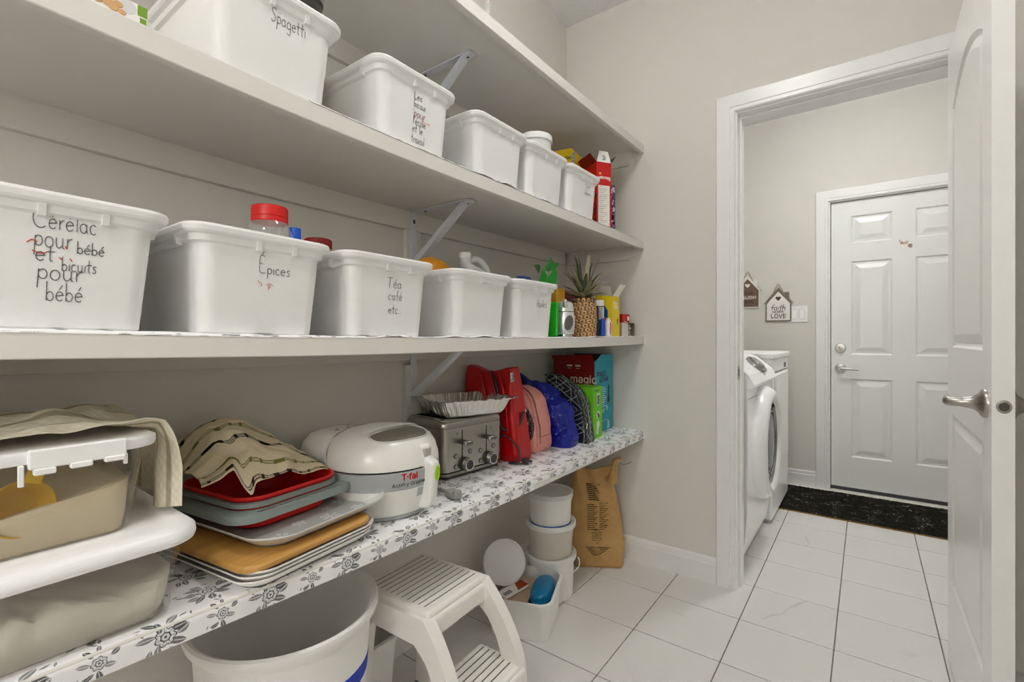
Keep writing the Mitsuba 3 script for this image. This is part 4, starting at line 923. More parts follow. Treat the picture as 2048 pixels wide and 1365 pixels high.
# tea towel over the upper box
def cloth(fn, nu, nv, thick=.0016):
    U, V = np.meshgrid(np.linspace(0, 1, nu), np.linspace(0, 1, nv), indexing='ij'); P = fn(U, V).reshape(-1, 3)
    idx = np.arange(nu * nv).reshape(nu, nv); a, b, c, d = idx[:-1, :-1].ravel(), idx[1:, :-1].ravel(), idx[1:, 1:].ravel(), idx[:-1, 1:].ravel()
    Fs = np.vstack([np.stack([a, b, c], 1), np.stack([a, c, d], 1)]); m = trimesh.Trimesh(P, Fs, process=False); n = m.vertex_normals
    e = np.concatenate([idx[:, 0], idx[-1, 1:], idx[::-1, -1][1:], idx[0, ::-1][1:-1]]); N = nu * nv; e2 = np.roll(e, -1)
    m2 = trimesh.Trimesh(np.vstack([P + n * thick / 2, P - n * thick / 2]), np.vstack([Fs, Fs[:, ::-1] + N, np.stack([e, e + N, e2], 1), np.stack([e2, e + N, e2 + N], 1)]), process=False)
    return m2, np.concatenate([U.ravel(), U.ravel()]), np.concatenate([V.ravel(), V.ravel()])
zt = z2 + .1462
def tw1(U, V):
    # U along y then down the right side, V from the wall to the front
    s = -.30 + .70 * U; yr = .2765
    x = .105 + .262 * V + .006 * np.sin(U * 9) * V
    nse = meshkit.fbm(np.stack([U * 6, V * 5, 0 * U + 1], -1), 3, 4) - .42
    bump = .055 * np.clip(nse, 0, 1) + .014 * np.sin(math.pi * V) * np.exp(-((U - .62) / .2) ** 2) + .012 * np.clip(1 - V * 1.4, 0, 1)
    over = np.clip(s - yr, 0, None)
    y = np.where(s < yr, s, yr + .016 * (1 - np.exp(-over / .012))); z = np.where(s < yr, zt + bump, zt + bump * np.exp(-over / .02) - over * 1.0)
    y = y + np.where(s > yr, .010 * np.sin(V * 14) * np.clip(over / .06, 0, 1) + .004, 0)
    z = z + .012 * np.sin(V * 5 + .8) * np.clip(over / .1, 0, 1)
    return np.stack([x, y, z], -1)
m, U, V = cloth(tw1, 110, 90)
base = np.array(srgb(226, 219, 200)); col = np.tile(base, (len(U), 1)); waf = .94 + .06 * np.sign(np.sin(U * 260)) * np.sign(np.sin(V * 120))
for c, w, k in ((.06, .03, (160, 158, 132)), (.16, .012, (178, 174, 150)), (.30, .022, (168, 162, 136)), (.42, .012, (186, 180, 156)), (.66, .02, (172, 166, 140)), (.78, .01, (186, 180, 156)), (.9, .016, (168, 162, 136))):
    col[np.abs(V - c) < w] = srgb(*k)
single('tea_towel', m, 'matte', 'beige tea towel with grey green stripes draped over the clear box of flour', 'tea towel', np.clip(col * waf[:, None], 0, 1), smooth=True)

# stack of trays
YW_ = 8
SM = lambda x, y, z: translation_matrix([x, y, z]) @ rz(YW_)
def tray(d, w, h, flare, wave=0, r=.05, th=.003):
    def ring(dd, ww, rr, z, wv): 
        q = rrect(dd, ww, rr, 12); a_ = np.arctan2(q[:, 1] / ww, q[:, 0] / dd); zz_ = z + wv * np.abs(np.sin(2 * a_)) ** 2
        return np.column_stack([q, zz_])
    R = [ring(d - 2 * flare, w - 2 * flare, r * .7, 0, 0), ring(d - 1.2 * flare, w - 1.2 * flare, r * .8, h * .45, wave * .3), ring(d, w, r, h, wave), ring(d - .001, w - .001, r, h + th, wave), ring(d - 1.2 * flare - .003, w - 1.2 * flare - .003, r * .8, h * .45 + th, wave * .3), ring(d - 2 * flare - .005, w - 2 * flare - .005, r * .7, th, 0)]
    return loft(R, True, True)
zz = zl(.5) + .0005
for i in range(3):
    t = single('serving_tray', xf(tray(.375, .300, .013, .022, .006, .045), SM(.243 + .002 * i, .500 + .003 * i, zz + .0082 * i)), 'gloss', ('lowest', 'middle', 'uppermost')[i] + ' of three nested white trays under the bamboo board', 'tray', (.78, .77, .74), smooth=50, group='nested white trays')
z3 = zz + .0082 * 2 + .0195
single('cutting_board', None or xf(tm(m3.Manifold.hull(man(loft([rring(.355, .290, .035, 0, 10), rring(.361, .296, .037, .004, 10), rring(.361, .296, .037, .009, 10), rring(.355, .290, .035, .013, 10)])))), SM(.247, .497, z3)), 'bamboo', 'yellowish bamboo cutting board lying on the white trays', 'cutting board', smooth=30)
def bamboo_fn(p, n, uv):
    u = p.x * .99 + p.y * .139; v = p.y * .99 - p.x * .139
    st = mikit.cell_rand(dr.floor(u / .021), 4, 1); g = mikit.noise(u * 260, v * 7, 2.0)
    c = mikit.mix(srgb(200, 152, 84), srgb(174, 126, 62), .5 * st + .5 * g)
    return mikit.mix(c, srgb(120, 74, 24), .55 * mikit.smoothstep(.62, .75, mikit.fbm(p.x * 7, p.y * 7, 5.)))
pmat('bamboo', bamboo_fn, rough=.4)
z4 = z3 + .0145
t = thing('serving_tray', 'grey tray with white snowflakes under the red basin', 'tray')
gt = SM(.236, .548, z4)
obj('tray', xf(tray(.36, .325, .014, .030, .012, .06), gt), 'gloss', t, srgb(196, 198, 196), smooth=50)
obj('field', xf(loft([np.column_stack([rrect(.292, .258, .04, 10), np.full(44, .0034)]), np.column_stack([rrect(.288, .254, .04, 10), np.full(44, .0037)])], False, True), gt), 'satin', t, srgb(160, 162, 158), smooth=False)
def flake(r):
    out = []
    for k in range(6):
        q = math.radians(60 * k); e = np.array([math.cos(q), math.sin(q)]); s = np.array([-e[1], e[0]])
        out.append([tuple(0 * e), tuple(e * r)])
        for f_ in (.45, .7): out += [[tuple(e * r * f_), tuple(e * r * (f_ + .22) + s * r * .2)], [tuple(e * r * f_), tuple(e * r * (f_ + .22) - s * r * .2)]]
    return out
fl = []
for a_, b_, r_2 in ((.12, -.09, .018), (.115, .03, .02), (.125, .10, .016), (.06, .105, .02), (.03, .06, .015), (-.02, .10, .018), (.09, -.03, .014), (.07, .06, .012), (-.08, .09, .02)):
    fl.append(strokes(flake(r_2), .0022, gt @ translation_matrix([a_, b_, .0037]) @ rz(a_ * 400), .0003))
obj('snowflakes', cat(*fl), 'satin', t, srgb(190, 192, 188))
# collapsible basin
z5 = z4 + .0048
t = thing('basin', 'folding red and grey basin stacked on the snowflake tray', 'basin')
bm = SM(.183, .526, z5)
R = lambda d, w, r, z: rring(d, w, r, z, 10)
obj('bowl', xf(loft([R(.205, .180, .04, 0), R(.222, .198, .045, .006), R(.240, .222, .05, .048), R(.244, .226, .05, .062), R(.256, .240, .053, .066), R(.258, .242, .053, .070), R(.254, .238, .052, .0725), R(.246, .230, .05, .0715), R(.236, .218, .048, .050), R(.215, .192, .043, .009)], True, True), bm), 'satin', t, srgb(196, 18, 16), smooth=40)
obj('collar', xf(loft([R(.244, .226, .05, .050), R(.262, .246, .055, .052), R(.262, .246, .055, .0605), R(.246, .229, .05, .0615)], False, False), bm), 'satin', t, srgb(128, 138, 134), smooth=40)
fo, fi = sg.Polygon(rrect(.300, .290, .05, 12)), sg.Polygon(rrect(.262, .246, .055, 12))
flg = fo.difference(fi.buffer(-.004)).difference(sg.Polygon(rrect(.026, .20, .012, 6)).buffer(0).__class__([(q[0] + .1395 - .002, q[1]) for q in rrect(.010, .20, .005, 6)]))
fm = trimesh.creation.extrude_polygon(flg, .003, engine='earcut'); skirt = loft([np.column_stack([rrect(.300, .290, .05, 12), np.full(52, z)]) for z in (-.0135, .003)], False, False)
sk2 = loft([np.column_stack([rrect(.296, .286, .048, 12), np.full(52, z)]) for z in (.003, -.0135)], False, False)
obj('rim', xf(cat(move(fm, 0, 0, .045), move(skirt, 0, 0, .045), move(sk2, 0, 0, .045)), bm), 'satin', t, srgb(134, 146, 142), smooth=40)
for k in range(6): obj('rim_rib', xf(box(.1315, .1475, -.095 + .038 * k, -.0935 + .038 * k, .036, .0475), bm), 'satin', t, srgb(120, 132, 128), smooth=False)
# crumpled striped towel in the basin
from scipy.interpolate import RBFInterpolator
_pt = np.array([[.08, .392, .840], [.15, .443, .882], [.15, .391, .822], [.27, .374, .792], [.27, .432, .812], [.30, .449, .774], [.285, .518, .788], [.26, .628, .764], [.225, .667, .752], [.12, .601, .822], [.15, .635, .790], [.06, .45, .868], [.05, .55, .835], [.2, .52, .842], [.2, .45, .862], [.24, .40, .812], [.05, .65, .775], [.05, .39, .815], [.22, .58, .806], [.28, .475, .800]])
_zi = RBFInterpolator(_pt[:, :2], _pt[:, 2], smoothing=1e-5, kernel='thin_plate_spline')
def tw2(U, V):
    y = .374 + .293 * U
    xfr = PchipInterpolator([.374, .40, .430, .449, .47, .518, .57, .628, .667], [.272, .272, .272, .306, .290, .286, .275, .262, .225])(y)
    x = .040 + (xfr - .040) * V
    z = _zi(np.column_stack([x.ravel(), y.ravel()])).reshape(x.shape)
    z = z + .020 * (meshkit.fbm(np.stack([x * 30, y * 22, 0 * x], -1), 3, 9) - .5) + .004 * np.sin(y * 70 + x * 30) * V ** 2
    y = y + .004 * np.sin(x * 60)
    return np.stack([x, y, z], -1)
m, U, V = cloth(tw2, 150, 130, .0018)
base = np.array(srgb(222, 208, 180)); col = np.tile(base, (len(U), 1)); s = V + .012 * np.sin(U * 9)
for c, k, n_ in ((.10, (112, 112, 52), 3), (.26, (38, 32, 34), 3), (.44, (118, 116, 56), 3), (.62, (36, 32, 36), 3), (.86, (120, 116, 60), 2), (.97, (60, 40, 40), 2)):
    for j in range(n_): col[np.abs(s - c - .0155 * j) < .0048] = srgb(*k)
col = col * (.95 + .05 * np.sign(np.sin(U * 300)) * np.sign(np.sin(V * 260)))[:, None]
single('tea_towel', m, 'matte', 'crumpled cream tea towel with olive and black stripes heaped in the red basin', 'tea towel', np.clip(col, 0, 1), smooth=True)

# ---------------------------------------------------------------- air fryer
t = thing('air_fryer', 'round white and grey air fryer with a lid window standing beside the toaster', 'air fryer')
fx, fy = .250, .808; fz = zl(.8) + .0005; AZ = 12     # axis of the handle
FM = translation_matrix([fx, fy, fz]) @ rz(AZ)
WH, GR = (.74, .735, .70), (.36, .37, .38)
def fl_(prof, n=72, **k): return xf(lathe(prof, n, **k), FM)
obj('foot_ring', fl_([(.112, 0), (.119, .002), (.121, .010), (.119, .012)]), 'satin', t, GR, smooth=40)
obj('base', fl_([(.119, .011), (.124, .013), (.134, .035), (.1405, .060), (.1440, .0785)], cap0=False), 'satin', t, WH, smooth=40)
obj('band', fl_([(.1442, .0785), (.1452, .082), (.1480, .105), (.1485, .120), (.146, .122)], cap0=False), 'satin', t, GR, smooth=40)
obj('seam', fl_([(.138, .1185), (.1405, .121), (.1405, .1268), (.138, .128)]), 'matte', t, (.02, .02, .02))
lidm = xf(lathe([(.1395, .1255), (.1465, .1262), (.1475, .129), (.1455, .145), (.138, .170), (.126, .188), (.108, .200), (.085, .207), (.060, .2105), (.02, .2125)], 72), FM)
obj('lid', lidm, 'gloss2', t, WH, smooth=50)
# recessed window of the lid: crescent
win = sg.Point(0, 0).buffer(1, quad_segs=16); win = affinity.rotate(affinity.translate(affinity.scale(win, .046, .080), .072, 0), -16, origin=(0, 0))
win = win.intersection(affinity.rotate(sg.box(.052, -.1, .3, .1), -10, origin=(0, 0))).buffer(-.004).buffer(.004)
def lidz(r): return np.interp(r, [.02, .06, .085, .108, .126, .138], [.2125, .2105, .207, .200, .188, .170])
def on_lid(poly, off, nsub=.006):
    v, f = trimesh.creation.triangulate_polygon(poly, engine='earcut'); v3 = np.column_stack([v, 0 * v[:, 0]]); v3, f = trimesh.remesh.subdivide_to_size(v3, f, nsub)
    v3[:, 2] = lidz(np.hypot(v3[:, 0], v3[:, 1])) + off; m = trimesh.Trimesh(v3, f, process=False)
    if m.face_normals[:, 2].mean() < 0: m.invert()
    return xf(m, FM)
obj('window', on_lid(win, .0006), 'gloss', t, srgb(112, 108, 98), smooth=True)
e = np.array(win.buffer(.002).exterior.coords); obj('window_rim', xf(tube(np.column_stack([e[:-1], lidz(np.hypot(e[:-1, 0], e[:-1, 1])) + .0008]), .0022, 8, closed=True), FM), 'gloss2', t, (.55, .55, .52), smooth=True)
gr = affinity.rotate(sg.Polygon([(.026, -.075), (.040, -.080), (.040, .078), (.026, .072)]).buffer(.007), -12, origin=(0, 0)); obj('lid_grip', on_lid(gr, .0035), 'gloss2', t, (.80, .80, .77), smooth=True)
# joint of lid and body at the back
obj('lid_joint', xf(tube(spline([[-.055, -.135, .131], [-.070, -.122, .165], [-.076, -.085, .197], [-.070, -.060, .2045], [-.078, -.045, .2055], [-.070, .0, .2095], [-.07, .09, .200]], 8), .0013, 6), FM), 'matte', t, (.25, .25, .24), smooth=True)
# back housing with the control panel
hb_ = loft([np.column_stack([rrect(.150, .190, .06, 10) * [1, 1] + [-.155 + dx, 0], np.full(44, z)]) if k is None else np.column_stack([rrect(.150, .190, .06, 10) * k + [-.155 + dx, 0], np.full(44, z)]) for z, k, dx in ((.0, .85, .01), (.01, .9, .008), (.080, .97, .0), (.118, 1.0, .0))], True, True)
obj('back_base', xf(hb_, FM), 'satin', t, GR, smooth=40)
ht_ = loft([np.column_stack([rrect(.150, .190, .06, 10) * k + [-.155 + dx, 0], z + np.clip(-(rrect(.150, .190, .06, 10)[:, 0]) * sl, -1, 1)]) for z, k, dx, sl in ((.120, 1.0, 0, 0), (.135, 1.02, 0, 0), (.165, .97, .004, 0), (.186, .82, .010, .0), (.1935, .66, .016, 0), (.196, .4, .02, 0))], True, True)
obj('back_cover', xf(ht_, FM), 'gloss2', t, WH, smooth=50)
CPM = FM @ translation_matrix([-.135, .0, .1962]) @ rotation_matrix(-.06, [0, 1, 0])
obj('start_button', xf(lathe([(.008, 0), (.0075, .002)], 16), FM @ translation_matrix([-.165, -.052, .188]) @ rotation_matrix(.6, [1, 0, 0])), 'satin', t, srgb(120, 130, 40))
for i in range(4):
    for j in range(2): obj('key', xf(rbox(-.006, .006, -.005, .005, -.001, .0016, .0014, 6), CPM @ translation_matrix([-.012 + .022 * j, -.034 + .021 * i, -.0005])), 'satin', t, (.30, .30, .30) if (i + j) % 2 else (.55, .55, .54))
# lettering on the band (faces the camera)
def on_band(al, z, r=.1492): 
    q = math.radians(al); return FM @ frame([r * math.cos(q), r * math.sin(q), z], [-math.sin(q), math.cos(q), 0], [.07 * math.cos(q) * 0, 0, 1])
for k, (s, h, z, c, bold, a0, step) in enumerate((('T-fal', .0145, .1035, srgb(190, 20, 28), True, -33.0, 0), ('Actifry Original', .0092, .0880, (.06, .06, .06), False, -41.5, 0))):
    out = []; al = a0
    for ch in s:
        if ch != ' ': 
            r_ = .1484 if k == 0 else .1464
            g_ = meshkit.text_mesh(ch if ch != '-' else '·', h, .0006, bold); wdt = g_.bounds[1, 0]
            out.append(xf(g_, on_band(al, z, r_)))
        al += math.degrees((({'i': .3, 'f': .42, 'l': .34, 't': .42, 'r': .46, '-': .34, 'y': .64, 'a': .62, 'T': .70, 'A': .78, 'O': .82, 'g': .66, 'n': .64, 'c': .6, ' ': .3}.get(ch, .6)) * h * 1.28) / .147)
    obj('lettering', cat(*out), 'matte', t, c)
obj('grey_button', xf(rbox(-.0095, .0095, -.012, .012, -.003, .0022, .0022, 8), FM @ frame([.1405 * math.cos(math.radians(-11)), .1405 * math.sin(math.radians(-11)), .0655], [-math.sin(math.radians(-11)), math.cos(math.radians(-11)), 0], [.20, -.05, 1])), 'satin', t, (.38, .39, .40))
# handle
hd = loft([np.column_stack([np.full(20, x0_), *(rrect(w_, h_, .009, 4).T + np.array([[0], [zc_]]))]) for x0_, w_, h_, zc_ in ((.128, .034, .130, .082), (.150, .034, .128, .080), (.166, .032, .118, .078), (.172, .026, .100, .078))], True, True)
# taper: the lower end runs back to the base
v = hd.vertices; v[:, 0] -= np.clip(.09 - v[:, 2], 0, 1) * .20
obj('handle', xf(hd, FM), 'gloss2', t, (.76, .76, .75), smooth=40)
obj('handle_button', xf(loft([np.column_stack([0 * a + q, .0080 * k * np.cos(a), .0165 * k * np.sin(a) + .108]) for q, k in ((.168, 1.2), (.1742, 1.15), (.1752, 1.0), (.1738, .8), (.1735, .5))], True, True), FM), 'satin', t, srgb(150, 190, 20), smooth=40)
obj('latch_plate', xf(chbox(.128, .1455, -.015, .015, .146, .168, .002), FM @ rotation_matrix(0, [0, 1, 0])), 'satin', t, (.42, .40, .38))
obj('latch_knob', xf(loft([np.column_stack([.128 + .021 * k * np.cos(a), .019 * k * np.sin(a), 0 * a + z_]) for z_, k in ((.163, .7), (.168, 1.0), (.174, 1.0), (.179, .75), (.181, .4))], True, True), FM), 'gloss2', t, (.77, .76, .72), smooth=45)

# ---------------------------------------------------------------- toaster
t = thing('toaster', 'four-slot brushed steel toaster with two levers and dials', 'toaster')
tz = zl(1.2) + .0005; TM = translation_matrix([.226, 1.060, tz]) @ rz(-5) @ frame([0, 0, 0], [0, 1, 0], [0, 0, 1])   # x along the front (0..272 mm), y up, z out of the front
TW, TD, TH = .272, .205, .176
def tring(ins, y, r=.026):
    q = rrect(TW - 2 * ins, TD - 2 * ins, r, 10); return np.column_stack([q[:, 0] + TW / 2, np.full(len(q), y), -(q[:, 1] + TD / 2)])
def tl(rings): 
    m = loft(rings, True, True); trimesh.repair.fix_normals(m); return xf(m, TM)
obj('foot', tl([tring(.006, 0), tring(.004, .008)]), 'satin', t, (.03, .03, .03), smooth=20)
obj('base', tl([tring(.003, .008), tring(.0015, .010), tring(.0015, .018)]), 'brushed', t, (.40, .38, .34), smooth=30)
obj('gap', tl([tring(.004, .018), tring(.004, .0225)]), 'matte', t, (.02, .02, .02), smooth=30)
obj('body', tl([tring(.0, .0225), tring(.0, .160)]), 'brushed', t, (.46, .44, .40), smooth=30)
obj('seam', tl([tring(.0012, .160), tring(.0012, .1612)]), 'matte', t, (.05, .05, .05), smooth=30)
obj('top', tl([tring(.0, .1612), tring(.0, .172), tring(.003, .180), tring(.010, .1855), tring(.020, .1875), tring(.03, .1878)]), 'brushed', t, (.40, .38, .35), smooth=40)
for i in range(4): obj('slot', xf(box(.030 + .058 * i, .052 + .058 * i, .1872, .1884, -.175, -.035), TM), 'matte', t, (.01, .01, .01), smooth=False)
for q in (.078, .188):
    obj('lever_slot', xf(box(q - .0017, q + .0017, .055, .150, -.001, .0004), TM), 'matte', t, (.02, .02, .02), smooth=False)
    zl_ = .112
    obj('lever', xf(rbox(q - .010, q + .010, zl_ - .006, zl_ + .006, .0, .022, .003, 8), TM), 'satin', t, (.03, .03, .03)); obj('lever_grip', xf(rbox(q - .019, q + .019, zl_ - .008, zl_ + .008, .020, .036, .0078, 12), TM), 'chrome', t, (.6, .6, .58), smooth=35); obj('grip_face', xf(rbox(q - .0145, q + .0145, zl_ - .0042, zl_ + .0042, .0345, .0368, .001, 8), TM), 'satin', t, (.10, .10, .09))
    kz = .040
    K = TM @ translation_matrix([q + .010, kz, 0])
    obj('dial', xf(lathe([(.0215, 0), (.0215, .010), (.0205, .011)], 32), K), 'satin', t, (.03, .03, .03)); obj('dial_ring', xf(lathe([(.0200, .010), (.0202, .023), (.0190, .0260), (.0155, .0263)], 32), K), 'chrome', t, (.65, .65, .63), smooth=35); obj('dial_face', xf(lathe([(.0155, .0256), (.0150, .0268)], 32), K), 'satin', t, (.04, .04, .04))
    for dx, dy in ((-.028, .030), (-.028, -.004), (.034, .036), (.042, .0)):
        B_ = TM @ translation_matrix([q + dx, kz + dy, 0]); obj('button', xf(lathe([(.0080, 0), (.0080, .0016), (.0072, .002)], 20), B_), 'satin', t, (.08, .08, .075)); obj('button_cap', xf(lathe([(.0056, .0016), (.0053, .0028)], 18), B_), 'brushed', t, (.42, .40, .36))
    for k in range(2): obj('mark', strokes([[(-.003, 0), (0, .003), (.003, 0)]], .0011, TM @ translation_matrix([q - .022 + .044 * (q > .1), .137 + .005 * k, 0])), 'matte', t, (.06, .06, .06))
obj('base_badge', xf(box(.222, .232, .009, .017, -.0018, -.0008), TM), 'satin', t, (.2, .2, .2), smooth=False)
cord = spline([[.200, 1.338, tz + .05], [.225, 1.352, tz + .095], [.262, 1.360, tz + .085], [.290, 1.372, tz + .045], [.286, 1.362, tz + .012], [.262, 1.350, tz + .005], [.290, 1.345, tz + .006], [.315, 1.372, tz + .005], [.300, 1.395, tz + .006]], 8)
obj('cord', tube(cord, .0030, 8), 'satin', t, (.025, .025, .025), smooth=True); obj('plug', cat(rbox(.288, .312, 1.388, 1.408, tz, tz + .018, .005, 8), rbox(.298, .322, 1.376, 1.392, tz, tz + .014, .004, 8)), 'satin', t, (.03, .03, .03)); obj('plug_pin', cat(box(.322, .338, 1.382, 1.3835, tz + .003, tz + .009), box(.312, .328, 1.398, 1.3995, tz + .005, tz + .011)), 'brushed', t, (.5, .5, .48), smooth=False)
t = thing('power_plug', 'flat grey power plug with its cord lying between the air fryer and the toaster front', 'plug')
PM_ = translation_matrix([.352, .972, zl(.97)]) @ rz(-20)
obj('plug', xf(rbox(-.030, .020, -.016, .016, 0, .018, .005, 8), PM_), 'satin', t, srgb(150, 150, 146)); obj('plug_end', xf(rbox(.014, .030, -.012, .012, .002, .026, .004, 8), PM_), 'satin', t, srgb(140, 142, 138)); obj('cord', tube(spline([[.325, .978, zl(1) + .010], [.30, .985, zl(1) + .008], [.27, .99, zl(1) + .006], [.225, .985, zl(1) + .005], [.20, .97, zl(1) + .005]], 6), .0035, 8), 'satin', t, srgb(150, 150, 146), smooth=True)
# crinkled foil tray on the toaster
FT = translation_matrix([.158, 1.228, tz + .1892]) @ rz(-20)
r_ = np.random.default_rng(21)
_cr = [np.random.default_rng(k).uniform(-1, 1, 400) for k in range(3)]
def foil(d, w, z, r, amp, dz=0):
    q = np.array(sg.Polygon(rrect(d, w, r, 10)).exterior.segmentize(.0025).coords)[:-1]; L_ = sg.LineString(np.vstack([q, q[:1]]))
    q = np.array([L_.interpolate(k / 360, normalized=True).coords[0] for k in range(360)]); nr = q / (np.linalg.norm(q, axis=1, keepdims=True) + 1e-9)
    t_ = np.linspace(0, 400, 360, endpoint=False)
    c1 = np.interp(t_, np.arange(400), _cr[0]) * (.6 + .4 * np.sin(t_ * .05)); c2 = np.interp(t_ * .35, np.arange(400), _cr[1])
    q = q + nr * ((c1 * .7 + c2 * .8) * amp)[:, None]
    return np.column_stack([q, z + dz * np.interp(t_ * .22, np.arange(400), _cr[2])])
fs = [foil(.172, .222, .0005, .030, .0006), foil(.180, .230, .004, .034, .0018), foil(.196, .248, .020, .04, .0042), foil(.214, .268, .040, .045, .0036), foil(.226, .281, .0540, .048, .0022, .002), foil(.242, .298, .0560, .05, .0012, .003), foil(.246, .304, .0535, .05, .0014, .003)]
for R_ in fs[-2:]:
    k = ((R_[:, 0] > .08) & (R_[:, 1] > .10)) | ((R_[:, 0] < -.08) & (R_[:, 1] < -.10)); R_[k, :2] *= 1.07
fm = loft(fs, True, False)
inner = loft([q - [0, 0, .0004] for q in fs[:-1]], True, False); inner.vertices[:, :2] *= .994; inner.vertices[:, 2] += .0010; inner.invert()
single('foil_tray', xf(cat(fm, inner), FT), 'foil', 'crinkled aluminium foil roasting tray lying on the toaster', 'foil tray', (.72, .71, .66), smooth=False)

# ---------------------------------------------------------------- bags and boxes at the right end
zz = zl(1.4)
t = thing('tote_bag', 'tall glossy red tote bag with black straps standing beside the toaster', 'bag')
def bagring(x0, x1, y0, y1, z, r): 
    q = rrect(x1 - x0, y1 - y0, r, 6); return np.column_stack([q[:, 0] + (x0 + x1) / 2, q[:, 1] + (y0 + y1) / 2, np.full(len(q), z)])
red = loft([bagring(.02, .276, 1.375, 1.475, zz, .012), bagring(.02, .277, 1.373, 1.477, zz + .03, .014), bagring(.02, .262, 1.375, 1.468, zz + .15, .014), bagring(.022, .250, 1.378, 1.455, zz + .27, .012), bagring(.030, .246, 1.385, 1.440, zz + .325, .010), bagring(.04, .242, 1.392, 1.432, zz + .332, .008)], True, True)
red = soft(red, .007, 9, 2, .012, keep=lambda v: np.clip((v[:, 2] - zz) / .04, 0, 1))
v = red.vertices; v[:, 2] += np.clip((v[:, 2] - zz - .28) / .05, 0, 1) * (.012 * np.sin(v[:, 0] * 26 + 1.2))
obj('bag', red, 'vinyl', t, srgb(178, 8, 14), smooth=True)
for xs in (.115, .165, .205): obj('fold', tube(spline([[xs - .01, 1.374, zz + .318], [xs + .015, 1.368, zz + .26], [xs + .028, 1.370, zz + .18], [xs + .035, 1.372, zz + .10]], 6), np.concatenate([np.linspace(.003, .006, 10), np.linspace(.006, .002, 9)]), 8), 'vinyl', t, srgb(165, 8, 14), smooth=True)
obj('strap', tube(spline([[.165, 1.374, zz + .322], [.19, 1.366, zz + .28], [.202, 1.366, zz + .22], [.206, 1.366, zz + .15], [.225, 1.367, zz + .115], [.262, 1.40, zz + .125], [.268, 1.43, zz + .175]], 8), .0050, 8), 'satin', t, (.02, .02, .025), smooth=True)
pf = chbox(.190, .250, 1.400, 1.432, zz + .300, zz + .336, .004)
obj('print_band', xf(prism([(0, 0), (.060, 0), (.060, .030), (.004, .034)], .0008, 'z', 0), frame([.2465 + .006, 1.372, zz + .288], [-.22, .97, 0], [-.12, 0, 1]) @ np.diag([1.15, 1, 1, 1])), 'satin', t, (.62, .60, .58), smooth=False)
wl = [[(r_.uniform(.003, .055), r_.uniform(.003, .029)) for _ in range(2)] for _ in range(26)]
obj('print', strokes(wl, .0012, frame([.2477 + .006, 1.372, zz + .288], [-.22, .97, 0], [-.12, 0, 1]) @ np.diag([1.15, 1, 1, 1]), .0012), 'satin', t, (.2, .12, .12))
t = thing('backpack', 'small pale pink backpack with a black sequined side pocket', 'backpack')
def pack_profile(k):
    o = sg.Polygon([(.052, 0), (.252, 0), (.262, .02), (.258, .10), (.240, .165)] + arc(.150, .160, .088, .092, 12, 168, 16) + [(.056, .165), (.046, .10), (.044, .02)])
    L_ = o.buffer(-(1 - k) * .09, join_style=1).exterior; return np.array([L_.interpolate(q / 72, normalized=True).coords[0] for q in range(72)])
def pk_ring(y, k): q = pack_profile(k); q = q[::-1] if sg.LinearRing(q).is_ccw else q; return np.column_stack([q[:, 0], np.full(72, y), zz + q[:, 1]])
pk = loft([pk_ring(1.512, .80), pk_ring(1.518, .92), pk_ring(1.530, 1.0), pk_ring(1.62, 1.0), pk_ring(1.645, .94), pk_ring(1.652, .82)], True, True); trimesh.repair.fix_normals(pk)
obj('body', soft(pk, .005, 16, 6, .010, keep=lambda v: np.clip((v[:, 2] - zz) / .02, 0, 1)), 'satin', t, srgb(222, 150, 140), smooth=True)
arc_ = [[.2605, 1.552, zz + .03], [.2600, 1.552, zz + .10]] + [[.150 + .0905 * math.cos(q), 1.552, zz + .162 + .0925 * math.sin(q)] for q in np.linspace(.1, math.pi - .1, 22)]
obj('zip', tube(np.array(arc_), .0024, 6), 'satin', t, srgb(120, 70, 66), smooth=True); obj('piping', tube(np.array(arc_) - [0, .022, .002], .0030, 6), 'satin', t, srgb(205, 130, 120), smooth=True)
obj('lower_seam', tube(spline([[.258, 1.530, zz + .062], [.2585, 1.575, zz + .060], [.257, 1.63, zz + .062]], 6), .0020, 6), 'satin', t, srgb(190, 120, 112), smooth=True)
sq_ = loft([np.column_stack([.165 + .092 * k * np.cos(a), 0 * a + y_, zz + .100 + .098 * k * np.sin(a)]) for y_, k in ((1.516, 1.0), (1.506, .97), (1.500, .85), (1.499, .5))], True, True); trimesh.repair.fix_normals(sq_)
obj('sequin_pocket', sq_, 'sequins', t, smooth=40)
pmat('sequins', lambda p, n, uv: mikit.mix((.012, .010, .012), (.35, .28, .26), mikit.smoothstep(.80, .9, mikit.cell_rand(p.x * 420, p.z * 420, p.y * 300))), rough=.3)
for x_, z_, c_ in ((.222, .168, (.82, .82, .80)), (.232, .118, (.80, .76, .25))):
    obj('eye_button', move(xf(lathe([(.0095, 0), (.009, .004), (.005, .006)], 20), rotation_matrix(math.pi / 2, [1, 0, 0])), x_, 1.503, zz + z_), 'gloss', t, c_); obj('pupil', move(xf(lathe([(.0042, 0), (.004, .002)], 14), rotation_matrix(math.pi / 2, [1, 0, 0])), x_ + .001, 1.4965, zz + z_ - .001), 'gloss', t, (.02, .02, .02))
t = thing('cloth_bag', 'crumpled royal blue bag between the pink backpack and the black patterned bag', 'bag')
bl = loft([bagring(.06, .315, 1.67, 1.765, zz, .03), bagring(.05, .318, 1.662, 1.77, zz + .05, .035), bagring(.06, .285, 1.66, 1.77, zz + .16, .035), bagring(.05, .235, 1.66, 1.765, zz + .215, .03), bagring(.05, .19, 1.665, 1.75, zz + .250, .025), bagring(.07, .15, 1.68, 1.73, zz + .268, .02)], True, True)
obj('bag', soft(bl, .034, 17, 3, .009, keep=lambda v: np.clip((v[:, 2] - zz) / .05, .1, 1)), 'vinyl', t, srgb(12, 26, 140), smooth=True)
